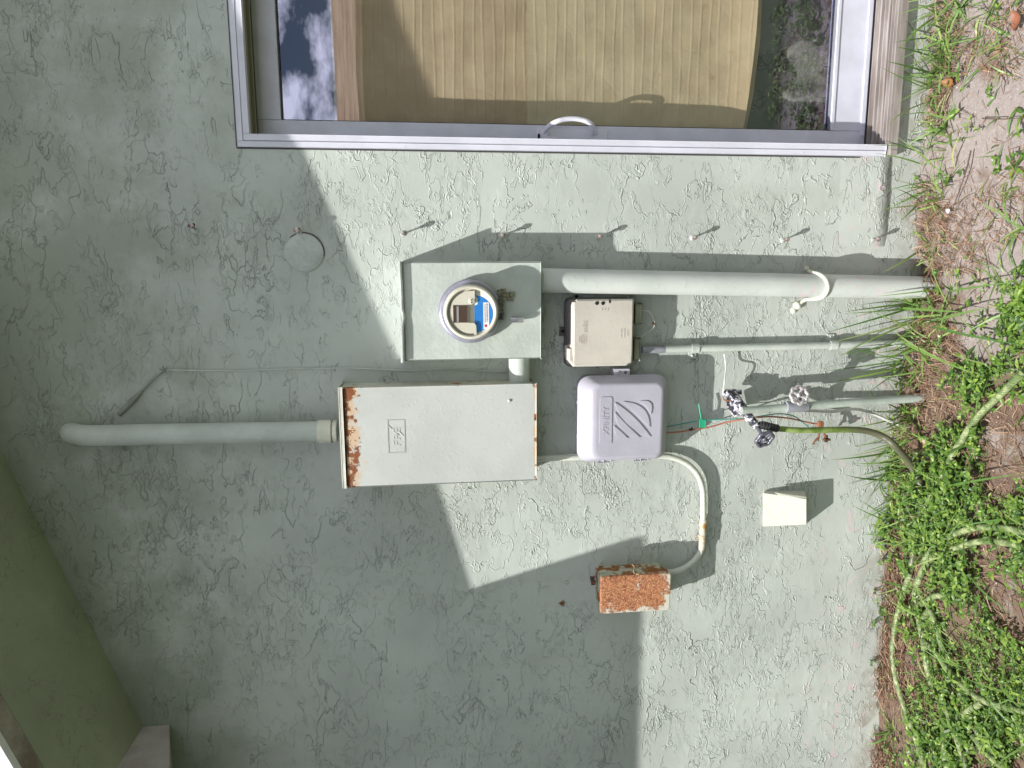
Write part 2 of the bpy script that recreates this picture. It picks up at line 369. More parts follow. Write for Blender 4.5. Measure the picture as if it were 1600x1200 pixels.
# front flange: left, top (the bottom is the track) with a groove between two flat bands
for (a, b, yf) in ((0, .016, -.006), (.018, FW, -.009)):
    mb.box((DX0 + a, .012, DZ0), (DX0 + b, yf, DZ1 - a), .0015)
    mb.box((DX0 + b + .0005, .012, DZ1 - b), (DX1 - b, yf, DZ1 - a), .0015)
    mb.box((DX1 - b, .012, DZ0), (DX1 - a, yf, DZ1 - a), .0015)
mb.box((DX0 + .014, .012, DZ0), (DX0 + .020, -.003, DZ1 - .014)); mb.box((DX0 + .021, .012, DZ1 - .020), (DX1 - .021, -.003, DZ1 - .014))
mb.box((DX0 + .014, .013, DZ0), (DX0 + .030, .20, DZ1 - .014)); mb.box((DX1 - .030, .013, DZ0), (DX1 - .014, .20, DZ1 - .014))
door = mb.build('sliding_door', MWHITE, house); door['label'] = 'white framed sliding glass door'
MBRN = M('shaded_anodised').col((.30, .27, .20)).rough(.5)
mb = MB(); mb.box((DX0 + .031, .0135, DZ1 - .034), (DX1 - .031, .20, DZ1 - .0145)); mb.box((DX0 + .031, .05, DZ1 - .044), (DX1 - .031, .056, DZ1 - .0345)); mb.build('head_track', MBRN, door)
# bottom track: ribbed aluminium sill
MT = M('mill_aluminium').rough(.5).metal(.35); MT.col(MT.mix(MT.ss(MT.noise(30, 5, .6, vec=MT.map((.15, 1, 1))), .35, .7), (.30, .26, .24), (.50, .46, .44)))
mb = MB()
mb.box((DX0 + .002, -.022, .105), (DX1, .20, .128))
for y_ in (-.021, -.006, .010, .022, .046, .058, .088): mb.box((DX0 + .037, y_, .1285), (DX1 - .04, y_ + .003, .137 if y_ < .05 else .142))
mb.build('track', MT, door)
# caulk gap
mb = MB(); mb.box((DX0 - .005, .01, DZ0), (DX0 - .0005, -.0015, DZ1 + .004)); mb.box((DX0, .01, DZ1 + .0005), (DX1, -.0015, DZ1 + .005)); mb.build('caulk_line', MDARK, door)
# the sliding panel
SX0 = P(876, 213, -GD).x - .012
gx0 = P(700, 192.5, -GD).x; gz1 = P(437, 150, -GD).z; gz0 = P(1304, 150, -GD).z; sz0 = P(1354, 150, -GD).z - .004; sz1 = DZ1 - .036
mb = MB()
mb.box((SX0 - .02, GD, sz0), (gx0, GD + .035, sz1), .002)
mb.box((gx0 + .0005, GD, gz1), (1.95, GD + .035, sz1), .002)
mb.box((gx0 + .0005, GD, sz0), (1.95, GD + .035, gz0), .002)
mb.box((1.87, GD + .001, gz0), (1.95, GD + .034, gz1), .002)
mb.box((gx0 + .001, GD - .004, gz0 - .003), (1.87, GD + .004, gz0 + .008), .001)
mb.box((SX0 + .03, GD - .006, sz0 + .005), (1.95, GD - .0005, sz0 + .02), .001)
mb.build('sash', MSASH, door)
mb = MB(); mb.box((gx0 - .004, GD + .010, gz0 - .004), (gx0 + .004, GD + .013, gz1 + .004)); mb.box((gx0 + .0045, GD + .010, gz1 - .004), (1.87, GD + .013, gz1 + .003)); mb.box((gx0 + .0045, GD + .009, gz0 - .003), (1.87, GD + .0125, gz0 + .004)); mb.build('gasket', MDARK, door)
MG = M('window_glass'); t = MG.t
tr = N(t, 'ShaderNodeBsdfTransparent'); tr.inputs[0].default_value = (.90, .91, .89, 1)
gl = N(t, 'ShaderNodeBsdfGlossy'); gl.inputs['Roughness'].default_value = 0.0; gl.inputs[0].default_value = (.76, .77, 1, 1)
fr = N(t, 'ShaderNodeLayerWeight'); fr.inputs[0].default_value = .5
mxs = N(t, 'ShaderNodeMixShader'); fa = MG.ma('ADD', MG.ma('MULTIPLY', MG.ma('POWER', fr.outputs['Facing'], 4.0), .7), .29)
MG.link(fa, mxs.inputs[0]); MG.link(tr.outputs[0], mxs.inputs[1]); MG.link(gl.outputs[0], mxs.inputs[2]); MG.link(mxs.outputs[0], MG.o.inputs[0])
wv = N(t, 'ShaderNodeBump'); wv.inputs['Distance'].default_value = .0010; MG.link(MG.noise(2.6, 1, .4), wv.inputs['Height']); MG.link(wv.outputs[0], gl.inputs['Normal'])
mb = MB(); gy = GD + .018
mb.add([(gx0 - .003, gy, gz0 - .003), (1.872, gy, gz0 - .003), (1.872, gy, gz1 + .003), (gx0 - .003, gy, gz1 + .003)], [(0, 1, 2, 3)]); mb.build('glass', MG, door)
# pull handle: bows towards the viewer and over the glass
mb = MB(); hb0 = P(848, 214, -GD); hb1 = P(932, 216, -GD); pts = []
for k in range(13):
    a = k / 12; s_ = math.sin(math.pi * a); e = s_ ** .75
    pts.append((hb0.x + .012 + .036 * e ** .8, GD - .001 - .045 * min(1, s_ * 1.7), hb0.z + (hb1.z - hb0.z) * (.5 - .5 * math.cos(math.pi * a)) if False else hb0.z + (hb1.z - hb0.z) * a))
pts = [Vector(p) for p in pts]
mb.tube(pts, [.007, .008, .0075, .0075, .0075, .008, .007], 12, spline=3)
zc = (hb0.z + hb1.z) / 2
mb.box((hb0.x - .012, GD - .006, hb1.z - .035), (hb0.x + .026, GD - .0005, hb0.z + .02), .002)
mb.lathe([(.0, .008), (.004, .008), (.0045, 0)], (hb0.x + .008, GD - .006, hb0.z - .016), n=12); mb.lathe([(.0, .008), (.004, .008), (.0045, 0)], (hb0.x + .008, GD - .006, hb1.z + .016), n=12)
mb.build('handle', MWHITE, door)
mb = MB(); q = P(841, 216, -GD); mb.box((q.x - .003, GD - .012, q.z - .004), (q.x + .012, GD - .0005, q.z + .003), .001); mb.build('latch', MBLACK, door)

# ------------------------------------------------------------------ paper blind and floral curtain behind the glass
MPAP = M('pleated_paper'); x, y, z = MPAP.xyz()
pn = MPAP.noise(7, 6, .62); stn = MPAP.ss(MPAP.noise(13, 6, .7, w=5, vec=MPAP.map((1, 1, 1.2))), .56, .72)
stn = MPAP.ma('MULTIPLY', stn, MPAP.ss(z, .9, .2, .15, 1))
MPAP.col(MPAP.mix(MPAP.ma('MULTIPLY', stn, .5), MPAP.mix(MPAP.ss(pn, .35, .65), (.60, .465, .30), (.70, .565, .375)), (.40, .22, .10))).rough(.85)
cre = MPAP.voro(9, 'DISTANCE_TO_EDGE', vec=MPAP.map((1, 1, 1.0), rot=(0, .5, 0))); MPAP.bump(MPAP.ss(cre, 0, .05), .00025); MPAP.bump(MPAP.noise(22, 6, .65), .0026)
MPAP.bump(MPAP.noise(110, 4, .6), .0008)
pd = .185
zb0 = P(1153, 205, -pd).z; zb1 = P(1178, 10, -pd).z
mb = MB(); X = np.linspace(.40, 1.6, 60); nz = 520; zt = 1.90
Vv = []
folds = []
zf = zt
while zf > .2: folds.append(zf); zf -= (.0268 + .006 * random.random()) if len(folds) % 2 else (.034 + .005 * random.random())
def pz(x, t_):   # t_ 0 top .. 1 bottom
    zb = zb0 + (zb1 - zb0) * min(1, max(0, (x - .46) / .32)) ** .7
    return zt + (zb - zt) * t_
for j in range(nz + 1):
    for x in X:
        z_ = pz(x, j / nz)
        dd = min(abs(z_ - q + .0025 * math.sin(x * 13 + q * 40) + .002 * noise.noise(Vector((x * 4, q * 60, 0)))) for q in folds)
        crease = max(0, 1 - dd / .0036)
        w_ = .005 * noise.noise(Vector((x * 5, z_ * 4, 1))) + .004 * noise.noise(Vector((x * 11, z_ * 13, 4)))
        bulge = .03 * max(0, (j / nz - .9) / .1) ** 2
        Vv.append((x, pd + w_ - .0016 * crease - bulge, z_))
nx = len(X); Ff = [(j * nx + i, j * nx + i + 1, (j + 1) * nx + i + 1, (j + 1) * nx + i) for j in range(nz) for i in range(nx - 1)]
mb.add(Vv, Ff, True)
# the turned-back rear layers seen below the hem
Vb = []
for j in range(9):
    for x in X:
        z_ = pz(x, 1) + .01 - j * .0062 - .012 * min(1, max(0, (x - .40) / .2)); Vb.append((x, pd + .004 + .008 * (j % 2) + .006 * j + .004 * noise.noise(Vector((x * 8, j * 5.0, 0))), z_))
mb.add(Vb, [(j * nx + i, j * nx + i + 1, (j + 1) * nx + i + 1, (j + 1) * nx + i) for j in range(8) for i in range(nx - 1)])
tag(mb.build('paper_blind', MPAP), 'crumpled tan pleated paper blind hanging behind the glass door', 'blind')
# clear bracket stuck on the blind
# floral curtain
MC = M('floral_fabric'); x, y, z = MC.xyz(); vv = MC.map((1, 1, 1))
wv_ = MC.noise(14, 2, .5, out=1); ad = N(MC.t, 'ShaderNodeVectorMath', operation='MULTIPLY_ADD'); MC.link(wv_, ad.inputs[0]); ad.inputs[1].default_value = (.025, .025, .025); MC.link(MC.tc.outputs['Object'], ad.inputs[2])
f1 = MC.voro(13, vec=ad.outputs[0]); rings = MC.ma('ABSOLUTE', MC.ma('SINE', MC.ma('MULTIPLY', f1, 26))); ln = MC.ma('SUBTRACT', 1.0, MC.ss(rings, .0, .55))
ed = MC.voro(34, 'DISTANCE_TO_EDGE', vec=ad.outputs[0]); ln2 = MC.ma('SUBTRACT', 1.0, MC.ss(ed, .02, .10))
near = MC.ss(f1, .62, .42); pat = MC.ma('MAXIMUM', MC.ma('MULTIPLY', ln, near), MC.ma('MULTIPLY', ln2, near))
pat = MC.ma('MULTIPLY', pat, MC.ss(MC.noise(9, 2, .5, w=4), .42, .55))
MC.col(MC.mix(pat, (.25, .24, .235), (.025, .022, .03))).rough(.8); MC.bump(MC.noise(30, 4), .002)
mb = MB(); X = np.linspace(.38, 1.7, 130); Zc = np.linspace(.12, 1.88, 150); cv = []
pc = P(1262, 118, -.23)
for z_ in Zc:
    for x in X:
        dep = .34 + .02 * math.sin(x * 30 + 2 * noise.noise(Vector((x * 3, z_ * 2, 0)))) + .012 * noise.noise(Vector((x * 9, z_ * 7, 2)))
        ex = (x - pc.x) / .125; ez = (z_ - pc.z) / .115
        r_ = (ex * ex + ez * ez) ** .5
        dep -= .105 * max(0, min(1, (1.25 - r_) / .35))
        cv.append((x, dep, z_))
nx = len(X); mb.add(cv, [(j * nx + i, j * nx + i + 1, (j + 1) * nx + i + 1, (j + 1) * nx + i) for j in range(len(Zc) - 1) for i in range(nx - 1)], True)
tag(mb.build('floral_curtain', MC), 'dark floral curtain behind the glass, below the hem of the paper blind', 'curtain')

# ================================================================== electrical equipment
def pipe_strap(mb_, cen, axis, rr, wd, th, lug=.022):
    pass
# ---- meter
MD = .115
mx0, mx1, mz0, mz1 = P(735, 562, MD).x, P(735, 410, MD).x, P(846, 486, MD).z, P(626, 486, MD).z
mroot = empty('electric_meter', ((mx0 + mx1) / 2, 0, mz0), 'round electric meter with blue label on a pale green socket box', 'electric meter')
mb = MB(); mb.box((mx0, .001, mz0), (mx1, -MD + .004, mz1), .003); mb.build('socket_box', MP, mroot)
mb = MB(); mb.box((mx0 + .002, -MD + .0045, mz0 + .002), (mx1 - .002, -MD, mz1 - .012), .0015)
mb.box((mx1 - .006, -.02, mz0 + .002), (mx1 + .0015, -MD + .002, mz1 - .012), .001); mb.build('cover', MP, mroot)
# bent drip lip on top
mb = MB(); xs = np.linspace(mx0 - .004, mx1 + .003, 40); Vv = []
for i, x in enumerate(xs):
    t_ = i / 39; b = .004 * math.exp(-((t_ - .45) / .06) ** 2); z_ = mz1 - .003 - .002 * math.sin(t_ * 3) - b
    for (yy, zz) in ((.0, z_ + .007), (-MD - .013 + b, z_ + .0065), (-MD - .0145 + b, z_ + .001), (-MD - .0125 + b, z_ - .004), (-MD - .0105 + b, z_ + .002), (.0, z_ + .003)): Vv.append((x, yy, zz))
mb.add(Vv, [(i * 6 + k, i * 6 + (k + 1) % 6, (i + 1) * 6 + (k + 1) % 6, (i + 1) * 6 + k) for i in range(39) for k in range(6)]); mb.build('drip_lip', MPd, mroot)
mc = P(735, 487, .15); mcx, mcz = mc.x, mc.z
MRING = paint('ring_metal', (.42, .42, .50), .1, .35, .0002); MRING.metal(.5)
mb = MB(); mb.lathe([(.070, -.001), (.0905, -.001), (.0935, .006), (.0935, .020), (.0905, .027), (.0845, .030), (.078, .030)], (mcx, -MD, mcz), n=72); mb.build('sealing_ring', MRING, mroot)
MCP = M('cream_cover').col((.62, .59, .49)).rough(.32)
MSD = M('smoky_cover').col((.30, .29, .22)).rough(.3)
mb = MB(); F0 = MD + .075
mb.lathe([(.079, MD + .028), (.0785, MD + .050), (.0775, F0 - .004), (.074, F0), (.069, F0 + .001), (.067, F0 - .006), (.066, F0 - .012), (.0, F0 - .012)], (mcx, 0, mcz), n=72)
dome = mb.build('meter_body', MCP, mroot)
s = 1.834e-3; mc2 = P(734.5, 487, F0); ccx, ccz = mc2.x, mc2.z
# recentre the face pieces on the body
ccx, ccz = mcx, mcz
def mp2(zx, zy): return (ccx - (zy - 622) / 10 * s, ccz - (zx - 545) / 10 * s)      # from the enlarged view of the face
mb = MB()
arc = []
for k in range(25):
    a = R(96 - 192 * k / 24) ; arc.append((ccx + .061 * math.sin(a), ccz + .061 * math.cos(a)))
left = mp2(600, 265)[0]; right = mp2(600, 1000)[0]
poly = arc + [mp2(628, 980), mp2(628, 830), mp2(600, 790), mp2(500, 790), mp2(495, 520), mp2(600, 480), mp2(600, 300)]
mb.prism(arc + [mp2(610, 1010), mp2(628, 980), mp2(622, 830), mp2(590, 790), mp2(505, 785), mp2(500, 510), mp2(560, 500), mp2(605, 470), mp2(605, 280)], -F0 + .0118, -F0 + .004)
mb.build('face_plate', MCP, dome)
MDISP = M('display_glass').col((.085, .055, .045)).rough(.12)
mb = MB(); a_, b_ = mp2(265, 780), mp2(488, 512); mb.box((a_[0], -F0 + .0115, b_[1]), (b_[0], -F0 + .0030, a_[1]), .001); disp = mb.build('display', MDISP, dome)
MLG = M('display_strip').col((.28, .28, .27)).rough(.4)
mb = MB(); a_, b_ = mp2(315, 770), mp2(350, 525); mb.box((a_[0], -F0 + .0035, b_[1]), (b_[0], -F0 + .0024, a_[1]), .0003); mb.build('display_strip', MLG, disp)
MBL = M('blue_label'); MBL.col(MBL.mix(MBL.noise(90, 3), (.02, .17, .52), (.035, .24, .62))).rough(.35)
mb = MB(); poly = []
for k in range(31):
    a = R(-88 + 176 * k / 30); bx, by = 600 + 290 * math.cos(a), 650 + 290 * math.sin(a); poly.append(mp2(bx, by))
poly += [mp2(600, 900), mp2(600, 520), mp2(650, 500), mp2(650, 400)]
mb.prism(poly[::-1], -F0 + .0119, -F0 + .0112); lab = mb.build('label', MBL, dome); lab['label'] = 'blue printed label'
MLW = M('white_label').col((.72, .72, .74)).rough(.4)
mb = MB(); a_, b_ = mp2(740, 890), mp2(830, 470); mb.box((a_[0], -F0 + .0111, b_[1]), (b_[0], -F0 + .0105, a_[1])); mb.build('barcode_label', MLW, lab)
mb = MB()
zz = 490
while zz < 770:
    w1 = random.choice((3, 5, 8)); a_, b_ = mp2(790, zz + w1), mp2(808, zz); mb.box((a_[0], -F0 + .0104, b_[1]), (b_[0], -F0 + .0100, a_[1])); zz += w1 + random.choice((4, 6, 9))
mb.build('barcode', MBLACK, lab)
mb = MB()   # small print on the white label, as short dark dashes of type
zz = 500
while zz < 790:
    w1 = random.choice((6, 9, 14)); a_, b_ = mp2(762, zz + w1), mp2(771, zz); mb.box((a_[0], -F0 + .0104, b_[1]), (b_[0], -F0 + .0101, a_[1])); zz += w1 + 6
mb.build('small_print', MDARK, lab)
MRED = M('red_mark').col((.6, .03, .05)).rough(.4); mb = MB(); a_ = mp2(775, 838); mb.lathe([(.0, .0003), (.0042, .0003), (.0043, 0)], (a_[0], -F0 + .0104, a_[1]), n=20); mb.build('red_dot', MRED, lab)
mb = MB(); a_ = mp2(552, 442); mb.lathe([(.0, .0045), (.0085, .0045), (.0100, .0035), (.0102, 0)], (a_[0], -F0 + .0080, a_[1]), n=28); port = mb.build('optical_port', MCP, dome)
mb = MB()
for q in ((556, 430), (556, 468)): a_ = mp2(*q); mb.lathe([(.0, .0006), (.0021, .0006), (.0022, 0)], (a_[0], -F0 + .0036, a_[1]), n=14)
mb.build('port_lens', MBLACK, port)
# ring latch, seal scraps and barrel lock
MLAT = paint('latch_metal', (.20, .17, .16), .2, .4, .0003)
mb = MB()
for zx0, zx1, zy0, zy1 in ((1010, 1075, 425, 445), (1030, 1075, 450, 500), (1030, 1100, 505, 520), (1040, 1095, 540, 560), (1040, 1095, 590, 615), (1035, 1100, 650, 668), (1070, 1100, 668, 745), (1020, 1100, 745, 760), (1035, 1055, 690, 740)):
    a_, b_ = mp2(zx0, zy1), mp2(zx1, zy0); mb.box((a_[0], -MD - .006, b_[1] + .004), (b_[0], -MD - .030, a_[1] + .004), .0008)
mb.build('ring_latch', MLAT, mroot)
MFOAM = M('torn_seal').col((.30, .29, .20)).rough(.9)
mb = MB(); q = P(790, 462, MD + .01)
for k in range(9):
    dx, dz = random.uniform(-.014, .014), random.uniform(-.02, .018); mb.box((q.x + dx - .006, -MD + .001, q.z + dz - .006), (q.x + dx + .006, -MD - random.uniform(.003, .008), q.z + dz + .007), .002, mat=None)
mb.build('torn_seal', MFOAM, mroot)
mb = MB(); q = P(808, 500, MD + .02); mb.tube([(q.x, -MD - .013, q.z + .018), (q.x, -MD - .017, q.z - .020)], [.0085, .0085], 14); mb.tube([(q.x, -MD + .001, q.z + .004), (q.x, -MD - .012, q.z + .004)], .005, 10)
mb.build('barrel_lock', MSTEEL, mroot)

# ---- breaker panel
PD = .112
px0, px1, pz0, pz1 = P(680, 756, PD).x, P(680, 603, PD).x, P(838, 680, PD).z, P(524, 680, PD).z
proot = empty('breaker_panel', ((px0 + px1) / 2, 0, pz0), 'large rust-edged grey green breaker panel box with an embossed emblem', 'breaker panel')
mb = MB(); mb.box((px0 + .004, .001, pz0 + .003), (px1 - .003, -PD + .008, pz1 - .016), .002); mb.build('cabinet', paint('cabinet_paint', (.50, .51, .42), .1, .6, .0010, rust=.45), proot)
mb = MB(); mb.box((px0, -PD + .0085, pz0), (px1, -PD, pz1 - .032), .003, 3)
mb.box((px0, -PD + .030, pz0), (px0 + .003, -PD + .0085, pz1 - .032)); mb.box((px1 - .003, -PD + .022, pz0), (px1, -PD + .0085, pz1 - .032)); mb.box((px0 + .003, -PD + .025, pz0), (px1 - .003, -PD + .0085, pz0 + .003)); pdoor = mb.build('panel_door', MPANEL, proot)
mb = MB(); mb.box((px0 + .003, -PD + .025, pz1 - .034), (px1 - .004, -PD + .004, pz1 - .016)); mb.build('rusted_seam', MSEAM, proot)
mb = MB(); Pm = Matrix.Identity(4); mb.box((px0 - .003, .001, pz1 - .016), (px1 + .003, -PD - .004, pz1 - .0125), .001); mb.box((px0 - .003, -PD + .0005, pz1 - .026), (px1 + .003, -PD - .0045, pz1 - .0165), .001); mb.build('rain_hood', paint('hood_paint', (.62, .62, .54), .06, .5, .0005, rust=.22), proot)
ec = P(619, 682, PD)
mb = MB(); ew, eh = .052, .0265
for a, b in (((-ew, -eh), (ew, -eh + .003)), ((-ew, eh - .003), (ew, eh)), ((-ew, -eh + .003), (-ew + .003, eh - .003)), ((ew - .003, -eh + .003), (ew, eh - .003))):
    mb.box((ec.x + a[0], -PD + .0005, ec.z + a[1]), (ec.x + b[0], -PD - .0010, ec.z + b[1]), .0004)
e = text_mb('FPE', .030, (ec.x - .002, ec.z - .003),   .0006, -PD + .0002, bold=.0002, sx=1.35); mb.add(e.v, e.f)
for (a, b) in (((.036, .024), (.024, .012)), ((.018, -.006), (-.002, -.025)), ((.014, .004), (.004, -.008))):
    mb.tube([(ec.x + a[0], -PD - .0003, ec.z + a[1]), (ec.x + b[0], -PD - .0003, ec.z + b[1])], .0015, 6)
mb.build('embossed_emblem', MPANEL, proot)
mb = MB(); q = P(796, 626, PD); mb.lathe([(.0, .0035), (.004, .003), (.006, .0)], (q.x, -PD, q.z), n=16); mb.build('rivet', MP, pdoor)
mb = MB(); q = P(836, 652, PD); mb.box((q.x - .010, -PD - .0015, q.z - .0035), (q.x + .010, -PD + .002, q.z + .003), .001); mb.build('latch_slot', MSEAM, pdoor)

# ---- nipple between them
mb = MB(); q0 = P(811, 560, .055); q1 = P(811, 600, .055); mb.tube([(q0.x + .02, -.055, q0.z), (q1.x - .02, -.055, q0.z)], .0325, 32)
mb.tube([(q1.x - .002, -.055, q0.z), (q1.x + .008, -.055, q0.z)], .036, 32)
tag(mb.build('conduit_nipple', MP), 'short fat pipe joining the meter box to the breaker panel', 'conduit')

# ---- large conduit down to the ground
ba, bb = P(862, 438.5, .055), P(1468, 450, .055)
broot = empty('meter_conduit', (bb.x, -.055, 0), 'thick pale green conduit running from the meter box into the soil', 'conduit')
mb = MB(); top_ = Vector((ba.x + (mz0 + .002 - ba.z) * (bb.x - ba.x) / (bb.z - ba.z), -.055, mz0 + .002)); dirn = (Vector((bb.x, -.055, bb.z)) - Vector((ba.x, -.055, ba.z))).normalized(); end = Vector((bb.x, -.055, bb.z)) + dirn * .08
def bigpipe():
    m = M('big_pipe_paint'); x, y, z = m.xyz(); c = m.mix(m.ss(m.noise(8, 4, .6), .35, .65), (.51, .545, .51), (.57, .60, .57))
    pk = m.ma('MULTIPLY', m.ss(m.noise(26, 4, .6, w=8), .56, .60), m.ma('MULTIPLY', m.ss(z, .52, .40), m.ss(z, .10, .22)))
    c = m.mix(m.ma('MULTIPLY', pk, .8), c, (.62, .50, .53))
    ru = m.ss(m.ma('ADD', m.noise(60, 5, .7, w=3), m.ss(z, .07, -.03, 0, .30)), .66, .80); c = m.mix(ru, c, (.17, .09, .05))
    m.col(c).rough(.45); m.bump(m.ss(m.noise(60, 5, .6), .52, .72), .0005); return m
mb.tube([top_, end], [.0375, .0365], 40); mb.build('pipe', bigpipe(), broot)
mb = MB(); mb.tube([top_ + Vector((0, 0, .001)), top_ - Vector((0, 0, .012))], .0425, 40); mb.build('hub', MP, broot)
c = Vector(bb) + (Vector(ba) - Vector(bb)) * ((1468 - 1268) / 606.)
pts = []
for k in range(15):
    a = R(-15 + 210 * k / 14); pts.append((c.x + .041 * math.cos(a) * 1.02, -.055 - .041 * math.sin(a), c.z + .010 - .022 * math.sin(a) + (-.012 + .024 * (1 - k / 14))))
pts = [(c.x + .062, -.004, c.z + .016)] + [(c.x + .046, -.012, c.z + .008)] + pts[1:-1] + [(c.x - .046, -.012, c.z + .012), (c.x - .062, -.005, c.z + .030), (c.x - .074, -.004, c.z + .038)]
mb = MB(); mb.tube(pts, .0062, 10, spline=2); mb.lathe([(0, .014), (.007, .013), (.009, 0)], (c.x + .055, 0, c.z + .012), n=10); mb.lathe([(0, .014), (.011, .010), (.015, 0)], (c.x - .066, 0, c.z + .034), n=10)
mb.lathe([(0, .006), (.007, .005), (.012, 0)], (c.x - .082, 0, c.z + .046), n=9)
st = mb.build('strap', MCREAM, broot); st['label'] = 'cream coloured pipe strap caked in paint'

# ---- upper conduit that bends into the wall
uroot_p = P(500, 674.5, .055)
uroot = empty('service_conduit', (uroot_p.x, -.055, pz1), 'pale conduit rising from the breaker panel and bending into the shaded wall', 'conduit')
ub = P(230, 679, .055); ut = P(92, 677, 0)
u0 = Vector((uroot_p.x, -.055, pz1 + .001)); u1 = Vector((ub.x, -.0535, ub.z + .0)); pts = [u0, u0.lerp(u1, .3), u0.lerp(u1, .6), u0.lerp(u1, .85), u1, Vector((ub.x - .0005, -.048, ub.z + .09)), Vector((ut.x - .002, -.034, ut.z - .095)), Vector((ut.x, -.010, ut.z - .045)), Vector((ut.x, .03, ut.z - .025))]
mb = MB(); mb.tube(pts, .0315, 36, spline=6); mb.build('pipe', MP, uroot)
mb = MB(); mb.tube([(uroot_p.x, -.055, pz1 + .002), (uroot_p.x, -.055, pz1 + .014)], .0335, 36); mb.tube([(uroot_p.x, -.055, pz1 + .018), (uroot_p.x, -.055, pz1 + .058)], .0355, 36); mb.tube([(uroot_p.x, -.055, pz1 + .014), (uroot_p.x, -.055, pz1 + .018)], .032, 24)
k = mb.build('coupling', MCREAM, uroot); k['label'] = 'cream coupling'
mb = MB(); mb.tube([(uroot_p.x, -.055, pz1 + .0145), (uroot_p.x, -.055, pz1 + .0155)], .0345, 36); mb.build('joint_line', MDARK, uroot)

# ---- small conduit with two clips
s0, s1 = P(1003, 546.5, .022), P(1440, 536, .022)
sroot = empty('thin_conduit', (s1.x, -.022, 0), 'thin painted conduit under the beige box, held by two clips', 'conduit')
d_ = (Vector(s1) - Vector(s0)).normalized(); mb = MB()
mb.tube([Vector(s0) + d_ * .075, Vector(s1) + d_ * .06], .0115, 20); mb.build('pipe', MP, sroot)
mb = MB(); mb.tube([Vector(s0), Vector(s0) + d_ * .076], .0118, 20, cap=False); mb.tube([Vector(s0) + d_ * .004, Vector(s0) + d_ * .005], .0112, 20); k = mb.build('bare_end', MGREY, sroot); k['label'] = 'bare grey upper end of the pipe'
for px_, sd in ((1082, -1), (1297, 1)):
    c = Vector(s0) + d_ * ((px_ - 1003) / 437 * (Vector(s1) - Vector(s0)).length)
    mb = MB(); ll = []
    for zz in (-.012, .012):
        ll.append([(c.x + .0132 * math.cos(R(a)) * (1), c.y - .0132 * math.sin(R(a)), c.z + zz) for a in range(-10, 191, 20)])
    n_ = len(ll[0]); vs = ll[0] + ll[1] + [(x + (x - c.x) * .16, c.y + (y - c.y) * 1.16, z) for x, y, z in ll[0]] + [(x + (x - c.x) * .16, c.y + (y - c.y) * 1.16, z) for x, y, z in ll[1]]
    fs = []
    for i in range(n_ - 1): fs += [(2 * n_ + i, 2 * n_ + i + 1, 3 * n_ + i + 1, 3 * n_ + i), (i, i + 1, 2 * n_ + i + 1, 2 * n_ + i), (n_ + i, n_ + i + 1, 3 * n_ + i + 1, 3 * n_ + i), (i, i + 1, n_ + i + 1, n_ + i)]
    mb.add(vs, fs); mb.box((c.x + sd * .013, -.001, c.z - .011), (c.x + sd * .034, -.005, c.z + .011), .001); mb.lathe([(0, .004), (.004, .003), (.005, 0)], (c.x + sd * .025, -.005, c.z), n=12)
    mb.build('clip', MP, sroot)

# ---- telephone box
TD = .075
def T1(zx, zy, o): return P(870 + zx / 8.57, 450 + zy / 8.57, o)
tx0, tx1, tz0, tz1 = T1(600, 1050, TD).x, T1(600, 152, TD).x, T1(1028, 600, TD).z, T1(195, 600, TD).z
troot = empty('telephone_box', ((tx0 + tx1) / 2, 0, tz0), 'beige telephone interface box with a striped globe emblem, beside the thick conduit', 'utility box')
MBASE = paint('base_plastic', (.13, .12, .12), .12, .55, .0003)
MBEI = paint('beige_plastic', (.56, .52, .46), .03, .5, .00015)
mb = MB(); mb.prism(rrect(tx0 - .004, tx1 + .003, tz0 - .006, tz1 + .010, .016), .0, -.040); mb.prism(rrect(tx0 - .002, tx1 + .001, tz0 - .004, tz1 + .008, .014), -.0405, -.050)
a_, b_ = T1(40, 640, .01), T1(135, 520, .01); mb.box((a_.x, 0, b_.z - .006), (b_.x, -.006, a_.z), .002)
for zy in (225, 300, 330): q = T1(230, 1040, .04)
mb.build('base', MBASE, troot)
mb = MB(); q = T1(82, 578, .01); mb.lathe([(0, .0035), (.0045, .003), (.0055, 0)], (q.x, -.006, q.z), n=12); mb.build('screw', MBLACK, troot); mb = MB(); q = T1(270, 110, .01); mb.lathe([(0, .010), (.004, .009), (.005, 0)], (q.x, 0, q.z), n=12); mb.build('screw', MBLACK, troot)
MOL = paint('olive_flap', (.30, .31, .22), .1, .55, .0003)  # olive tone of the cable entry flaps
mb = MB(); a_, b_ = T1(1040, 470, .03), T1(1130, 215, .03); mb.box((a_.x, -.004, b_.z), (b_.x, -.036, a_.z), .004); mb.build('cable_entry_flap', MOL, troot); mb = MB(); a_, b_ = T1(1030, 960, .03), T1(1110, 680, .03); mb.box((a_.x, -.004, b_.z), (b_.x, -.030, a_.z), .006); mb.build('cable_entry_flap', MOL, troot)
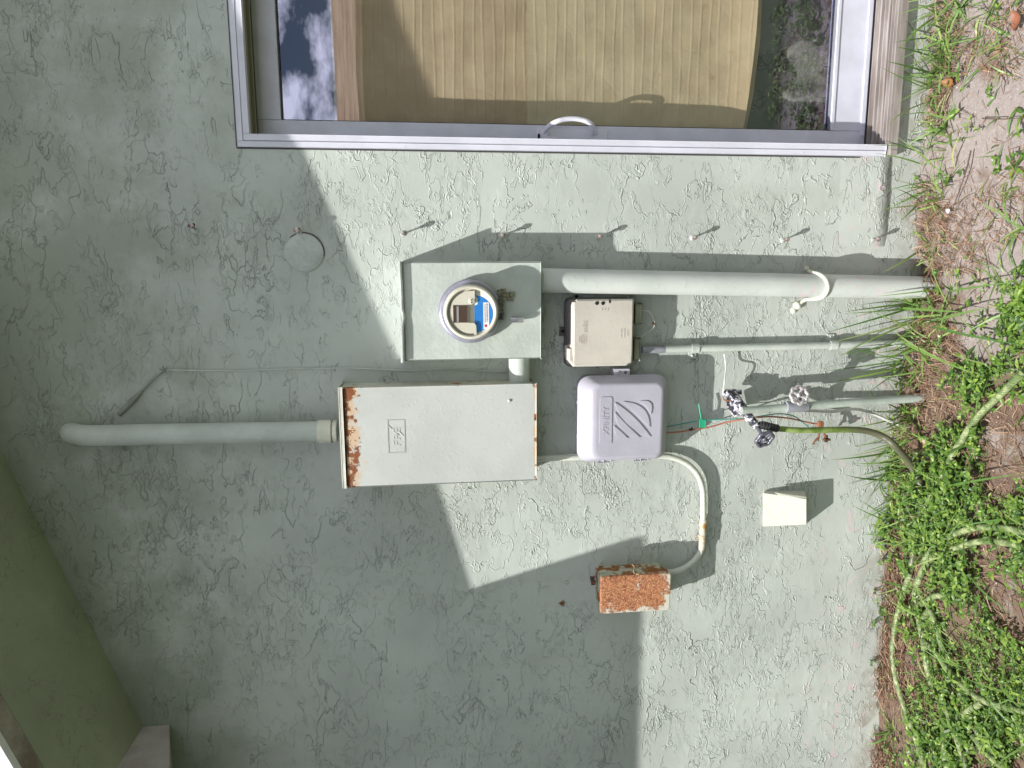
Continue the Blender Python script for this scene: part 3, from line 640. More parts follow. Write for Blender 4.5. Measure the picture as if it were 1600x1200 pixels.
# cover: a shell, chamfered on top, with a raised middle band
def cov(level):
    o, ins = level
    pts = [(tx1 - ins - .003, tz0 + ins), (tx1 - ins, tz0 + ins + .003), (tx1 - ins, tz1 - .018), (tx1 - ins - .016, tz1 - ins), (tx0 + .058, tz1 - ins), (tx0 + .058 - .001, tz1 + .010 - ins), (tx0 + .022, tz1 + .010 - ins), (tx0 + ins, tz1 - .008 - ins), (tx0 + ins, tz0 + .02), (tx0 + .014, tz0 + ins)]
    return [(x, -o, z) for x, z in pts]
mb = MB(); mb.loft([cov((.0505, .0)), cov((TD - .006, .0)), cov((TD - .001, .004)), cov((TD, .006))])
xm0 = tx0 + .045; xm1 = tx1 - .045; xc = (xm0 + xm1) / 2; prof = []
for k in range(13):
    u = k / 12; x = tx0 + .010 + (tx1 - tx0 - .018) * u; rz = .005 * max(0, min(1, min((x - tx0 - .018) / .022, (tx1 - .012 - x) / .026))); rz = .005 * (3 * (rz / .005) ** 2 - 2 * (rz / .005) ** 3); prof.append((x, rz))
A = [(x, -TD - r_ - .0002, tz0 + .007) for x, r_ in prof]; B = [(x, -TD - r_ - .0002, tz1 - .009) for x, r_ in prof]
n_ = len(A); mb.add(A + B, [(i, i + 1, n_ + i + 1, n_ + i) for i in range(n_ - 1)], True)
A2 = [(x, -TD, tz0 + .006) for x, _ in prof]; B2 = [(x, -TD + .004, tz1 - .001) for x, _ in prof]
mb.add(A + A2, [(i, i + 1, n_ + i + 1, n_ + i) for i in range(n_ - 1)]); mb.add(B + B2, [(i, i + 1, n_ + i + 1, n_ + i) for i in range(n_ - 1)])
cover = mb.build('cover', MBEI, troot)
mb = MB()
for zx in (537, 618): q = T1(zx, 205, TD); mb.lathe([(0, .0012), (.0055, .0012), (.0062, 0)], (q.x, -TD - .0005, q.z), n=18)
q = T1(710, 178, TD); mb.box((q.x - .006, -TD - .0012, q.z - .003), (q.x + .006, -TD + .002, q.z + .003), .001); mb.build('screw_hole', MBLACK, cover)
MEMB = paint('emboss_beige', (.47, .43, .375), .03, .5, .0001)
yb = -TD - .0050
q = T1(372, 515, TD); mb = text_mb('at&t', .021, (q.x, q.z), .0005, yb, bold=.0002)
mb.build('raised_lettering', MEMB, cover); mb = MB(); q = T1(352, 680, TD); gr = .0155
for k in range(5):     # striped globe
    zz = -.72 + .36 * k; hw = math.sqrt(max(0, 1 - zz * zz)) * gr; up = []; dn = []
    for j in range(13):
        u = -1 + 2 * j / 12; th = .0018 * (1 - u * u) ** .5; up.append((q.x + u * hw, q.z + zz * gr + th + .003 * (1 - u * u))); dn.append((q.x + u * hw, q.z + zz * gr - th * .5 + .003 * (1 - u * u)))
    mb.prism((dn + up[::-1]), yb, yb - .0010)
mb.build('globe_emblem', MEMB, cover); mb = MB()
for i, tt in enumerate(('NETWORK', 'INTERFACE', 'DEVICE')):
    q = T1(862 + 42 * i, 600, TD); e = text_mb(tt, .0058, (q.x, q.z), .0004, yb + (.0 if i < 3 else 0)); mb.add(e.v, e.f)
for i in range(3):
    q = T1(600 + 40 * i, 310, TD); mb.box((q.x - .012, -TD - .0040, q.z - .0008), (q.x + .010, -TD - .0046, q.z + .0008))
mb.build('raised_lettering', MEMB, cover)
MCAB = M('grey_cable').col((.45, .46, .42)).rough(.5)
mb = MB(); mb.tube([T1(1050, 660, .02), T1(1150, 640, .035), T1(1270, 560, .04), T1(1310, 480, .04), T1(1280, 370, .035), T1(1220, 310, .03), T1(1120, 305, .02)], .0024, 8, spline=5); mb.build('cable_loop', MCAB, troot)
mb = MB(); q = T1(1305, 480, .04); mb.tube([q + Vector((.004, 0, .006)), q + Vector((-.004, 0, -.004))], .0034, 8); mb.build('cable_tie', paint('rust_spot', (.16, .07, .03), .2, .8, .0005), troot)
mb = MB(); mb.tube([P(846, 563, .012), P(858, 556, .008), P(872, 553.5, .010), P(888, 550.5, .020)], .002, 8, spline=4)
tag(mb.build('drop_wire', MCAB), 'thin grey wire from the meter box to the beige box', 'wire')

# ---- cable box
def X1(zx, zy, o): return P(890 + zx / 7.5, 570 + zy / 7.5, o)
XD = .098
xx0, xx1, xz0, xz1 = X1(600, 1118, .05).x, X1(600, 122, .05).x, X1(1138, 600, .05).z, X1(92, 600, .05).z
xroot = empty('cable_box', ((xx0 + xx1) / 2, 0, xz0), 'rounded lilac grey cable box with raised curved stripes and a name plate', 'utility box')
MLIL = paint('lilac_plastic', (.45, .435, .50), .03, .42, .00012)
def xl(ins, o, r): return [(x, -o, z) for x, z in rrect(xx0 + ins * .62, xx1 - ins * .62, xz0 + ins * .85, xz1 - ins * 1.15, r, 8)]
mb = MB(); mb.loft([xl(.004, 0, .036), xl(.004, .044, .036)]); mb.build('back_box', MLIL, xroot)
mb = MB(); mb.loft([xl(.0, .0442, .040), xl(-.001, .047, .041), xl(.0, .052, .040), xl(.004, .0545, .039)], True, cap=False)
mb.loft([xl(.004, .0545, .039), xl(.012, .067, .036), xl(.026, .088, .029)], True, cap=False); mb.loft([xl(.026, .088, .029), xl(.029, .0925, .027), xl(.033, .0955, .026), xl(.038, XD - .0007, .024), xl(.044, XD, .021)], True, cap=False)
mb.add(xl(.044, XD, .021), [tuple(range(len(xl(.044, XD, .021))))]); lid = mb.build('lid', MLIL, xroot)
mb = MB(); c0 = X1(350, 930, XD); c1 = X1(500, 375, XD)
pl = rrect(c0.x, c1.x, c1.z, c0.z, .007); mb.prism(pl, -XD + .001, -XD - .0022); k = mb.build('name_plate', MLIL, lid)
MLD = paint('lilac_letter', (.42, .40, .47), .03, .45, .0001)  # slightly darker lilac for the raised letters
q = X1(425, 655, XD); mb = text_mb('XFINITY', .0255, (q.x, q.z), .0006, -XD - .0022, bold=.0001, sx=.95); mb.build('raised_lettering', MLD, lid)
mb = MB()
def bez(a, b, m_, n=12):
    a = np.array(a, float); b = np.array(b, float); m_ = np.array(m_, float); c = 2 * m_ - .5 * (a + b); return [tuple((1 - t) ** 2 * a + 2 * t * (1 - t) * c + t * t * b) for t in np.linspace(0, 1, n)]
for a, b, m1, m2 in (((530, 440), (945, 840), (672, 690), (752, 612)), ((630, 430), (935, 730), (790, 575), (862, 515)), ((825, 425), (950, 575), (900, 492), (945, 445)), ((530, 555), (825, 850), (618, 762), (664, 700)), ((518, 710), (680, 860), (560, 838), (600, 782))):
    pp = bez(a, b, m1) + bez(b, a, m2)[1:-1]; mb.prism([(X1(u, v, XD).x, X1(u, v, XD).z) for u, v in pp], -XD + .001, -XD - .0032)
mb.build('curved_stripes', MLIL, lid)
mb = MB(); a_, b_ = X1(520, 135, .05), X1(705, 45, .05); mb.prism(rrect(a_.x, b_.x, b_.z, a_.z, .005), -.030, -.052)
hasp = mb.build('hasp', MLIL, xroot); mb = MB(); q = X1(578, 90, .053); mb.lathe([(0, .001), (.003, .003), (.0052, .002), (.006, 0)], (q.x, -.052, q.z), n=16); mb.build('screw', MSTEEL, hasp)
mb = MB(); q = X1(655, 92, .053); mb.lathe([(0, .0012), (.0045, .0012), (.005, 0)], (q.x, -.052, q.z), n=16); mb.build('screw_hole', MBASE, hasp)
for (u0, u1, v0, v1) in ((330, 392, 1068, 1140), (400, 478, 1066, 1134), (765, 828, 1050, 1118), (840, 914, 1046, 1112)):
    a_, b_ = X1(u0, v1, .05), X1(u1, v0, .05); mb = MB(); mb.box((a_.x, -.030, b_.z), (b_.x, -.056, a_.z), .003); mb.build('hinge', MLIL, xroot)
for v in (440, 840): mb = MB(); q = X1(84, v, .05); mb.box((q.x - .006, -.036, q.z - .006), (q.x + .006, -.050, q.z + .003), .0015); mb.build('stop_lug', MLIL, xroot)

# ---- conduit from the panel bottom round to the rusty box
def ce(x, y, o=.022): return P(x, y, o)
cpts = [Vector((ce(850, 716).x, -.03, pz0 + .02)), ce(870, 715.5), ce(950, 713.5), ce(1030, 712.5), ce(1052, 715), ce(1073, 724), ce(1089, 740), ce(1097, 760), ce(1099, 785), ce(1098.5, 820), ce(1097, 850), ce(1091, 868), ce(1076, 883, .026), ce(1058, 892, .030), ce(1040, 895, .030)]
eroot = empty('bent_conduit', (cpts[9].x, -.022, cpts[10].z), 'thin conduit looping from the breaker panel around to the rusty box', 'conduit')
mb = MB(); mb.tube(cpts, .0098, 18, spline=5); mb.build('pipe', paint('emt_paint', (.60, .62, .54), .05, .4, .0004), eroot)
MER = paint('rust_stained_sleeve', (.64, .60, .46), .08, .5, .0008, rust=.66, rustc=(.30, .14, .04))
mb = MB(); mb.tube([ce(1098.8, 812), ce(1098.4, 826), ce(1097.5, 842), ce(1096.5, 858)], [.0112, .0112, .0118, .0112], 20); mb.tube([ce(1098.5, 817), ce(1098.2, 821)], .0132, 20); mb.tube([ce(1097.4, 836), ce(1096.9, 841)], .0135, 20)
k = mb.build('coupling', MER, eroot); k['label'] = 'orange stained coupling'

# ---- rusty box
def Z1(zx, zy, o): return P(900 + zx / 6.154, 840 + zy / 6.154, o)
RD = .090
rx0, rx1, rz0, rz1 = Z1(550, 715, RD).x, Z1(550, 358, RD).x, Z1(908, 550, RD).z, Z1(238, 550, RD).z
rroot = empty('rusty_box', ((rx0 + rx1) / 2, 0, rz0), 'small metal box whose front is covered in orange rust', 'junction box')
mb = MB(); bx = rx1 + .001
mb.loft([[(x, 0.0, z) for x, z in rrect(rx0 + .006, bx - .004, rz0 + .010, rz1 - .004, .010)], [(x, -.058, z) for x, z in rrect(rx0 + .004, bx - .003, rz0 + .004, rz1 - .002, .010)]]); mb.build('box_body', MRUST2, rroot)
mb = MB(); mb.prism(rrect(rx0 - .001, bx, rz0 + .001, rz1 + .002, .011), -.0585, -.064); mb.loft([[(x, -.0645, z) for x, z in rrect(rx0 + .001, bx - .002, rz0 + .002, rz1 + .0, .010)], [(x, -RD + .006, z) for x, z in rrect(rx0, bx - .003, rz0, rz1, .010)]]); mb.build('seam_flange', MRUST2, rroot)
mb = MB(); mb.loft([[(x, -RD + .0058, z) for x, z in rrect(rx0 - .001, rx1 - .001, rz0 - .001, rz1 + .001, .011)], [(x, -RD + .001, z) for x, z in rrect(rx0 + .000, rx1 - .002, rz0 + .000, rz1, .010)], [(x, -RD, z) for x, z in rrect(rx0 + .003, rx1 - .005, rz0 + .003, rz1 - .003, .009)]]); k = mb.build('lid', MRUST, rroot); k['label'] = 'orange rusted lid with flaking cream paint'
mb = MB(); q = Z1(545, 310, .06); mb.tube([(q.x + .014, -.050, q.z + .004), (q.x + .018, -.06, q.z + .0), (q.x + .012, -.072, q.z - .003), (q.x + .004, -.08, q.z + .003), (q.x - .004, -.084, q.z - .002), (q.x - .002, -.09, q.z - .012)], .0022, 8, spline=4)
mb.tube([(q.x + .012, -.055, q.z - .006), (q.x + .006, -.068, q.z + .006), (q.x + .002, -.078, q.z - .006)], .002, 8, spline=4); mb.build('wire_twist', paint('wire_rust', (.34, .24, .13), .1, .7, .0003), rroot)
mb = MB()
for k in range(4): q = Z1(175, 390 + 14 * k, .03); mb.box((q.x - .002, -.02 - .006 * k, q.z - .004 + .004 * (k % 2)), (q.x + .002, -.026 - .006 * k, q.z + .012), .0008)
mb.build('stub', MSEAM, rroot)

# ---- small cream wedge shaped box
def Q1(zx, zy, o): return P(1180 + zx / 11.43, 740 + zy / 11.43, o)
mb = MB()
f = [Q1(140, 345, .014), Q1(918, 455, .062), Q1(918, 908, .062), Q1(150, 945, .012)]; b = [Q1(170, 305, 0), Q1(885, 300, 0), Q1(900, 912, 0), Q1(140, 945, 0)]
f = [Vector(v) for v in f]; b = [Vector((v.x, .001, v.z)) for v in b]
lip = [Q1(330, 345, .020), Q1(918, 395, .050)]
bm = bmesh.new(); vs = [bm.verts.new(v) for v in f + b]
for q in ((0, 1, 2, 3), (7, 6, 5, 4), (0, 4, 5, 1), (1, 5, 6, 2), (2, 6, 7, 3), (3, 7, 4, 0)): bm.faces.new([vs[i] for i in q])
bmesh.ops.bevel(bm, geom=list(bm.edges), offset=.002, segments=2, profile=.5, affect='EDGES'); mb.bm(bm)
wb = mb.build('wedge_box', paint('wedge_plastic', (.60, .585, .51), .03, .55, .0006)); tag(wb, 'small cream wedge shaped box low on the wall, casting a slanted shadow', 'outlet cover')
mb = MB(); e0, e1 = Vector(Q1(330, 330, .022)), Vector(Q1(912, 412, .052)); e2, e3 = Vector(Q1(905, 455, .0575)), Vector(Q1(420, 385, .030))
mb.loft([[e0, e1, e2, e3], [v + Vector((0, -.003, 0)) for v in (e0, e1, e2, e3)]]); mb.build('lid_lip', MCREAM, wb)

# ---- round cover plate
c = P(475, 395, .004); mb = MB(); mb.lathe([(0, .0055), (.053, .005), (.0575, .0035), (.058, 0)], (c.x, 0, c.z), n=48); cp = mb.build('cover_plate', MPd)
tag(cp, 'round painted cover plate in the shade beside a stud', 'cover plate')
mb = MB(); mb.lathe([(.0105, .0012), (.0115, .0018), (.0125, .0012)], (c.x, -.0050, c.z), n=24); mb.build('centre_knockout', MPd, cp); mb = MB(); q = P(478, 417, 0); mb.lathe([(0, .0015), (.0028, .001), (.003, 0)], (q.x, -.0045, q.z), n=12); mb.build('plate_screw', MPd, cp)

mb = MB(); pts = [(c.x + .0595 * math.cos(R(a)), -.002, c.z + .0595 * math.sin(R(a))) for a in range(-100, 50, 10)]; mb.tube(pts, [.0012, .0022, .0016], 6); mb.build('dark_rim', MDARK, cp)  # dark arc along the lower right edge of the plate
mb = MB(); q = P(878, 942, .0)
for k in range(9): an = k * .7 + .3; mb.tube([(q.x, -.002, q.z), (q.x + U_(k) * math.cos(an), -.003, q.z + U_(k) * math.sin(an))], [.0022, .0008], 5)
tag(mb.build('rust_barnacle', MSEAM), 'small star shaped rusty splat on the shaded wall beside the rusty box', 'rust spot')
# ---- row of studs
sp = [(300, 358), (465, 362), (630, 364), (785, 368), (937, 370), (1087, 371), (1230, 375), (1372, 374)]
lb = ['topmost brown stud of the row, alone in the shade high on the wall', 'stud touching the round cover plate in the shade', 'third stud from the top, in full sun just above the meter box', 'fourth stud from the top, at the edge of the meter box shadow', 'fifth stud from the top, in the shadow beside the thick conduit', 'sixth stud from the top, sunlit beside the middle of the thick conduit', 'second stud from the bottom, sunlit beside the thick conduit', 'lowest stud of the row, just above the grass']
tilt = [(.2, .25), (.05, .12), (.02, .0), (0, .02), (.02, .02), (-.35, .0), (-.30, .05), (-.25, .0)]
proto = None
for i, (u, v) in enumerate(sp):
    c = P(u, v, .030)
    if proto is None:
        r0 = empty('wall_stud', (c.x, 0, c.z), '', 'stud', None)
        mb = MB(); mb.tube([(c.x, .004, c.z), (c.x, -.036, c.z)], .0028, 10); mb.build('shank', MBRASS, r0)
        mb = MB(); mb.lathe([(0, .0095), (.0045, .009), (.0074, .005), (.0076, .001), (.0045, -.003), (.0045, -.010), (.003, -.011)], (c.x, -.034, c.z), n=14); mb.build('cap', MBRASS, r0)
        mb = MB(); mb.lathe([(0, .004), (.007, .003), (.0095, 0)], (c.x, 0, c.z), n=12); mb.build('collar', MPd, r0)
        proto = r0; o = r0
    else:
        o = proto.copy(); COL.objects.link(o)
        for ch in proto.children: d = ch.copy(); COL.objects.link(d); d.parent = o
    o.location = (c.x, 0, c.z); o.rotation_euler = (tilt[i][0] * .35, 0, tilt[i][1]); o.name = 'wall_stud'
    o.scale = (1.3, 1.15, 1.3) if i < 2 else (1, 1, 1); o['label'] = lb[i]; o['category'] = 'stud'; o['group'] = 'row of studs along the wall beside the door'

# ---- painted-over cable high on the wall
n0 = P(256, 578, .012); mb = MB()
mb.tube([P(258, 578, .010), P(240, 592, .010), P(218, 615, .008)], .0036, 8, spline=4); mb.tube([P(220, 613, .006), P(205, 628, .008), P(186, 648, .004)], [.005, .009, .007], 10, spline=4)
for a in range(5):
    an = a * 1.3; mb.tube([n0, n0 + Vector((.012 * math.cos(an), -.006, .012 * math.sin(an)))], .002, 6)
tag(mb.build('caulked_cable', paint('caulk_paint', (.27, .29, .24), .12, .7, .0008)), 'short slanting cable end caked in caulk near the top pipe bend', 'cable')
mb = MB(); mb.tube([P(260, 578, .006), P(330, 579, .004), P(400, 578, .005), P(470, 576, .004), P(540, 575, .005), P(590, 577, .007), P(640, 579, .006), P(680, 576.5, .007), P(730, 577, .006), P(775, 581, .007), P(796, 579, .010)], .0024, 8, spline=5)
tag(mb.build('wall_wire', MP), 'long thin painted wire running up the wall behind the breaker panel side', 'wire')

# ================================================================== water pipe, valve and spigot
def F1(u, v, o): return P(1020 + u / 3.75, 540 + v / 3.75, o)
wroot_p = F1(1440, 300, .095)
wroot = empty('water_pipe', (wroot_p.x, -.095, 0), 'painted water pipe standing up from the grass with a silver valve wheel', 'water pipe')
MWP = paint('pipe_green', (.40, .45, .40), .08, .5, .0005)
mb = MB(); mb.tube([F1(1600, 306, .10), F1(1440, 316, .10), F1(1100, 338, .10), F1(860, 356, .10), F1(640, 372, .10), F1(520, 380, .10)], [.0135, .0135, .0130, .0125, .0115, .0115], 20, spline=3); mb.build('pipe', MWP, wroot)
mb = MB(); a_, b_ = F1(780, 360, .10), F1(900, 352, .10); mb.tube([a_, b_], .0185, 20); mb.tube([F1(850, 352, .10), F1(856, 300, .125)], .010, 14); mb.build('valve_body', MGREY, wroot)
def wheel(mb_, c, nrm, r, th=.0045, lob=7, spoke=True):
    nrm = Vector(nrm).normalized(); u = nrm.orthogonal().normalized(); w_ = nrm.cross(u); pts = []
    for k in range(lob * 6 + 1):
        a = 2 * math.pi * k / (lob * 6); rr = r * (1 + .09 * math.cos(lob * a)); pts.append(Vector(c) + (u * math.cos(a) + w_ * math.sin(a)) * rr)
    mb_.tube(pts, th, 8, cap=False)
    for k in range(4):
        a = math.pi / 2 * k + .3; mb_.tube([Vector(c) - nrm * .004, Vector(c) + (u * math.cos(a) + w_ * math.sin(a)) * r], [.006, .0045], 8)
    mb_.lathe([(0, .007), (.007, .006), (.009, -.006), (.006, -.012)], c, nrm, n=14)
MSIL = M('flaked_silver').rough(.35).metal(.6); MSIL.col(MSIL.mix(MSIL.ss(MSIL.noise(90, 4, .6), .42, .58), (.42, .36, .38), (.80, .77, .79))); MSIL.bump(MSIL.noise(150, 4), .0008)
wc = F1(858, 290, .135); mb = MB(); wheel(mb, wc, (.25, -.75, .10), .0265, .0058, 8); k = mb.build('valve_wheel', MSIL, wroot); k['label'] = 'silver valve wheel'
# spigot
MPEEL = M('peeling_body').rough(.45).metal(.15); MPEEL.col(MPEEL.mix(MPEEL.ss(MPEEL.noise(48, 5, .65, .4), .49, .54), (.045, .045, .06), (.66, .64, .71))); MPEEL.bump(MPEEL.noise(90, 4), .0015)
froot = empty('hose_spigot', F1(500, 380, .11), 'peeling black and white spigot with a dark round handle and hose attached', 'spigot')
mb = MB()
a0 = F1(452, 290, .055); a1 = F1(500, 330, .062); a2 = F1(560, 410, .085); a3 = F1(612, 478, .108)
mb.tube([a0, a1], [.016, .018], 16); mb.tube([a1, a2], [.0150, .0145], 16); mb.tube([a2, a3], [.0130, .0125], 16)
dd = (a3 - a0).normalized()
for t_, rr in ((.18, .021), (.34, .0185), (.52, .0175), (.70, .0165), (.86, .0155)):
    c = a0 + (a3 - a0) * t_; mb.tube([c - dd * .005, c + dd * .005], rr, 8, smooth=False)
mb.tube([F1(440, 275, .05), F1(425, 300, .05)], .013, 12); mb.tube([F1(430, 270, .05), F1(515, 272, .05)], [.010, .008], 12); mb.tube([F1(455, 330, .05), F1(490, 400, .04)], [.017, .014], 14); mb.tube([F1(470, 385, .05), F1(555, 380, .05)], .0145, 14)
body = mb.build('body', MPEEL, froot)
mb = MB(); mb.tube([F1(408, 300, .062), F1(418, 318, .065), F1(450, 322, .065), F1(470, 312, .065)], .003, 8, spline=3); mb.build('union_ring', paint('copper_rust', (.30, .15, .10), .15, .5, .0004), froot); mb = MB(); mb.tube([F1(510, 262, .05), F1(512, 285, .05)], .006, 10); mb.build('packing_nut', paint('copper_rust', (.36, .18, .062), .15, .5, .0004), froot)
MHW = M('dark_wheel').rough(.35).metal(.3); MHW.col(MHW.mix(MHW.noise(70, 3), (.08, .08, .11), (.20, .20, .26)))
mb = MB(); hc = F1(655, 548, .140); mb.tube([a3, hc], .006, 10); hn = (Vector(hc) - Vector(a3)).normalized(); wheel(mb, hc, (-.45, -.85, -.15), .0275, .0062, 6); mb.build('handle', MHW, froot)
MRUB = M('ribbed_rubber').col((.05, .05, .055)).rough(.55)
mb = MB(); c0 = F1(625, 462, .108); c1 = F1(735, 487, .108); mb.tube([c0, c1], .0105, 16)
for k in range(6): c = c0 + (c1 - c0) * (.12 + .15 * k); mb.tube([c, c + (c1 - c0).normalized() * .004], .0135, 16)
mb.build('hose_collar', MRUB, froot)
mb = MB(); mb.tube([P(1131.5, 553, .03), P(1134, 575, .03), P(1132, 596, .06), P(1129.5, 615, .055)], .0022, 8, spline=4); tag(mb.build('white_wire', M('white_vinyl').col((.7, .7, .7)).rough(.5)), 'short white wire hanging between the thin conduit and the spigot', 'wire')

# ---- garden hose: drop from the spigot, then passes over the ground
MH = M('hose_green').rough(.5); hv = MH.noise(38, 4, .65); sc_ = MH.wave(42, vec=MH.map(rot=(.5, .6, .7)), dist=4)
MH.col(MH.mix(MH.ss(hv, .42, .66), (.11, .16, .055), MH.mix(sc_, (.26, .31, .13), (.40, .44, .24)))); MH.bump(sc_, .0007)
def Hz(x, y, z=.016): return G(x, y, z)
hr = .0098
hroot = empty('garden_hose', Hz(1400, 960, 0), 'pale green garden hose hanging from the spigot and coiled through the grass', 'garden hose')
MH2 = M('hose_drop').rough(.45); x, y, z = MH2.xyz(); MH2.col(MH2.mix(MH2.ss(z, .20, .34), (.10, .10, .06), MH2.mix(MH2.ss(MH2.noise(30, 4), .4, .6), (.13, .20, .04), (.24, .32, .10))))
mb = MB(); mb.tube([F1(735, 487, .108), F1(860, 496, .115), F1(1000, 494, .115), F1(1150, 492, .115), F1(1260, 502, .12), F1(1350, 535, .135), F1(1420, 590, .16), G(1425, 730, .045), G(1442, 775, .016), G(1432, 830, .016), G(1425, 880, .018)], [.0095, .0095, .010, .0105, .011, .0115, .0115, .0115, .0115, .0115], 14, spline=6); mb.build('hanging_length', MH2, hroot)
mb = MB()
runs = [[(1600, 580, .05), (1565, 615, .045), (1525, 655, .04), (1492, 705, .034), (1470, 745, .03), (1452, 780, .03), (1438, 815, .028), (1428, 860, .026), (1420, 900, .024), (1408, 940, .02), (1399, 980, .018), (1395, 1020, .018), (1400, 1060, .018), (1412, 1100, .018), (1428, 1145, .018), (1448, 1205, .018)],
        [(1620, 838, .04), (1575, 826, .045), (1530, 824, .042), (1490, 835, .036), (1460, 855, .034), (1442, 880, .032)],
        [(1620, 858, .03), (1570, 848, .035), (1530, 846, .034), (1490, 858, .03), (1455, 872, .03), (1438, 900, .026), (1430, 930, .020), (1434, 960, .018), (1442, 1000, .018), (1448, 1040, .018), (1458, 1075, .018), (1478, 1110, .018), (1494, 1150, .018), (1512, 1205, .018)],
        [(1442, 1000, .022), (1462, 1020, .024), (1485, 1050, .024), (1512, 1078, .026), (1545, 1098, .026), (1600, 1112, .026), (1640, 1115, .026)],
        [(1435, 946, .02), (1447, 940, .035), (1460, 932, .045), (1473, 931, .04), (1480, 940, .02)], [(1444, 966, .02), (1452, 955, .034), (1457, 962, .034), (1464, 985, .02), (1472, 1010, .016), (1484, 1030, .014)],
        [(1506, 1116, .02), (1518, 1108, .03), (1535, 1098, .03)], [(1585, 1118, .02), (1594, 1140, .02), (1602, 1165, .02)], [(1520, 1150, .018), (1545, 1180, .018), (1575, 1205, .018)], [(1478, 1160, .018), (1476, 1180, .018), (1482, 1210, .018)]]
for r_ in runs: mb.tube([Hz(q[0], q[1], q[2] * .6 + .001) for q in r_], hr, 14, spline=6)
mb.build('coiled_length', MH, hroot)

# ---- ground wires, tie, clamp
MGW = M('green_wire').col((.02, .26, .22)).rough(.4); MOW = M('copper_wire').col((.42, .15, .09)).rough(.45)
mb = MB(); mb.tube([P(1038, 668, .03), P(1052, 665, .03), P(1075, 660.5, .03), P(1098, 657, .03), P(1135, 655, .05), P(1165, 654, .055), P(1195, 649, .06), P(1220, 646.5, .07), P(1240, 650, .07), P(1252, 658, .07), P(1264, 668, .06)], .0018, 8, spline=5)
tag(mb.build('green_wire', MGW), 'thin teal green wire from the lilac cable box past the spigot', 'wire')
mb = MB(); mb.tube([P(1038, 676, .03), P(1060, 675, .03), P(1085, 671, .03), P(1110, 667, .03), P(1135, 660, .035), P(1165, 655, .06), P(1200, 651, .07), P(1235, 654, .06), P(1262, 660, .05), P(1284, 664, .05)], .0027, 8, spline=5)
tag(mb.build('copper_wire', MOW), 'reddish copper wire from the lilac cable box to the corroded clamp', 'wire')
mb = MB(); mb.box((P(1098, 668, .03).x, -.024, P(1101, 660, .03).z), (P(1098, 655, .03).x, -.036, P(1093, 660, .03).z), .001); mb.tube([P(1096, 656, .034), P(1094, 644, .038), P(1092, 631, .036)], .0026, 6)
tag(mb.build('cable_tie', M('green_tie').col((.03, .36, .20)).rough(.45)), 'bright green tie with a tail around the two thin wires', 'cable tie')
mb = MB(); mb.tube([P(1077, 670, .034), P(1080, 672, .036), P(1082, 668, .036)], .0035, 8); tag(mb.build('wire_staple', MBLACK), 'black staple pinning the copper wire to the wall', 'staple')
mb = MB(); MCL = paint('corroded_copper', (.22, .09, .05), .3, .6, .0006)
q = P(1281, 664, .055); mb.tube([q + Vector((.014, 0, 0)), q + Vector((-.020, 0, 0))], .006, 8); mb.box((q.x - .010, -.060, q.z - .012), (q.x + .012, -.048, q.z + .008), .002)
q = P(1290, 686, .06); mb.tube([(q.x + .034, -.056, q.z + .01), (q.x + .02, -.058, q.z + .006), (q.x, -.060, q.z)], .004, 8); mb.tube([(q.x + .036, -.056, q.z + .016), (q.x + .012, -.058, q.z + .024), (q.x - .006, -.060, q.z + .026)], .003, 8); mb.box((q.x - .010, -.066, q.z - .005), (q.x + .014, -.056, q.z + .004), .001); mb.box((q.x - .004, -.070, q.z - .012), (q.x + .003, -.056, q.z + .008), .001); q = P(1273, 688, .06); mb.tube([q + Vector((.008, 0, -.008)), q + Vector((-.014, 0, .006))], .003, 6)
tag(mb.build('ground_clamp', MCL), 'corroded copper grounding clamp behind the hanging hose', 'clamp')
mb = MB(); mb.tube([P(1253, 641, .06), P(1300, 643, .05), P(1345, 640, .05), P(1400, 662, .05), P(1430, 668, .05)], .005, 10, spline=4); tag(mb.build('lit_side_tube', paint('lit_side_white', (.62, .62, .58), .08, .5, .0005)), 'thin whitish tube painted as the sunlit side of the water pipe, beside the hose', 'pipe')  # whitish tube stands in for the water pipe's sunlit side

# ================================================================== ground
def gz(x, y):
    d = -y
    h = .012 * noise.noise(Vector((x * 2.2, y * 2.2, 0))) + .008 * noise.noise(Vector((x * 7, y * 7, 3))) + .004 * noise.noise(Vector((x * 24, y * 24, 5)))
    h -= .018 * max(0, min(1, (d - .12) / .3)) * (1 if x > -.6 else .4)
    h -= .03 * max(0, min(1, (-x - 1.1) / .8))
    h -= .034 * math.exp(-((x + .03) / .13) ** 2) * math.exp(-(d / .16) ** 2)
    return h * (1 if d < 3 else max(0, 1 - (d - 3) / 3))
MGD = M('soil'); x, y, z = MGD.xyz()
sand = MGD.mix(MGD.noise(60, 5, .65), (.20, .165, .15), (.40, .35, .33)); sand = MGD.mix(MGD.ss(MGD.noise(260, 3, .6), .62, .70), sand, (.58, .54, .52)); sand = MGD.mix(MGD.ss(MGD.noise(180, 4, .7, w=5), .58, .68), sand, (.13, .09, .065))
lit = MGD.mix(MGD.noise(70, 5, .7, w=2), (.07, .04, .028), (.26, .18, .13))
sm = MGD.ss(MGD.ma('ADD', MGD.noise(4.5, 5, .62, w=8), MGD.ma('MULTIPLY', MGD.ss(x, -.5, .2), .18)), .53, .64)
far = MGD.ss(y, -.64, -.85); MGD.col(MGD.mix(far, MGD.mix(sm, lit, sand), MGD.mix(MGD.noise(6, 5, .6), (.025, .045, .015), (.055, .08, .03)))).rough(.95); MGD.bump(MGD.noise(90, 6, .7), .006); MGD.bump(MGD.noise(400, 3, .6), .0012)
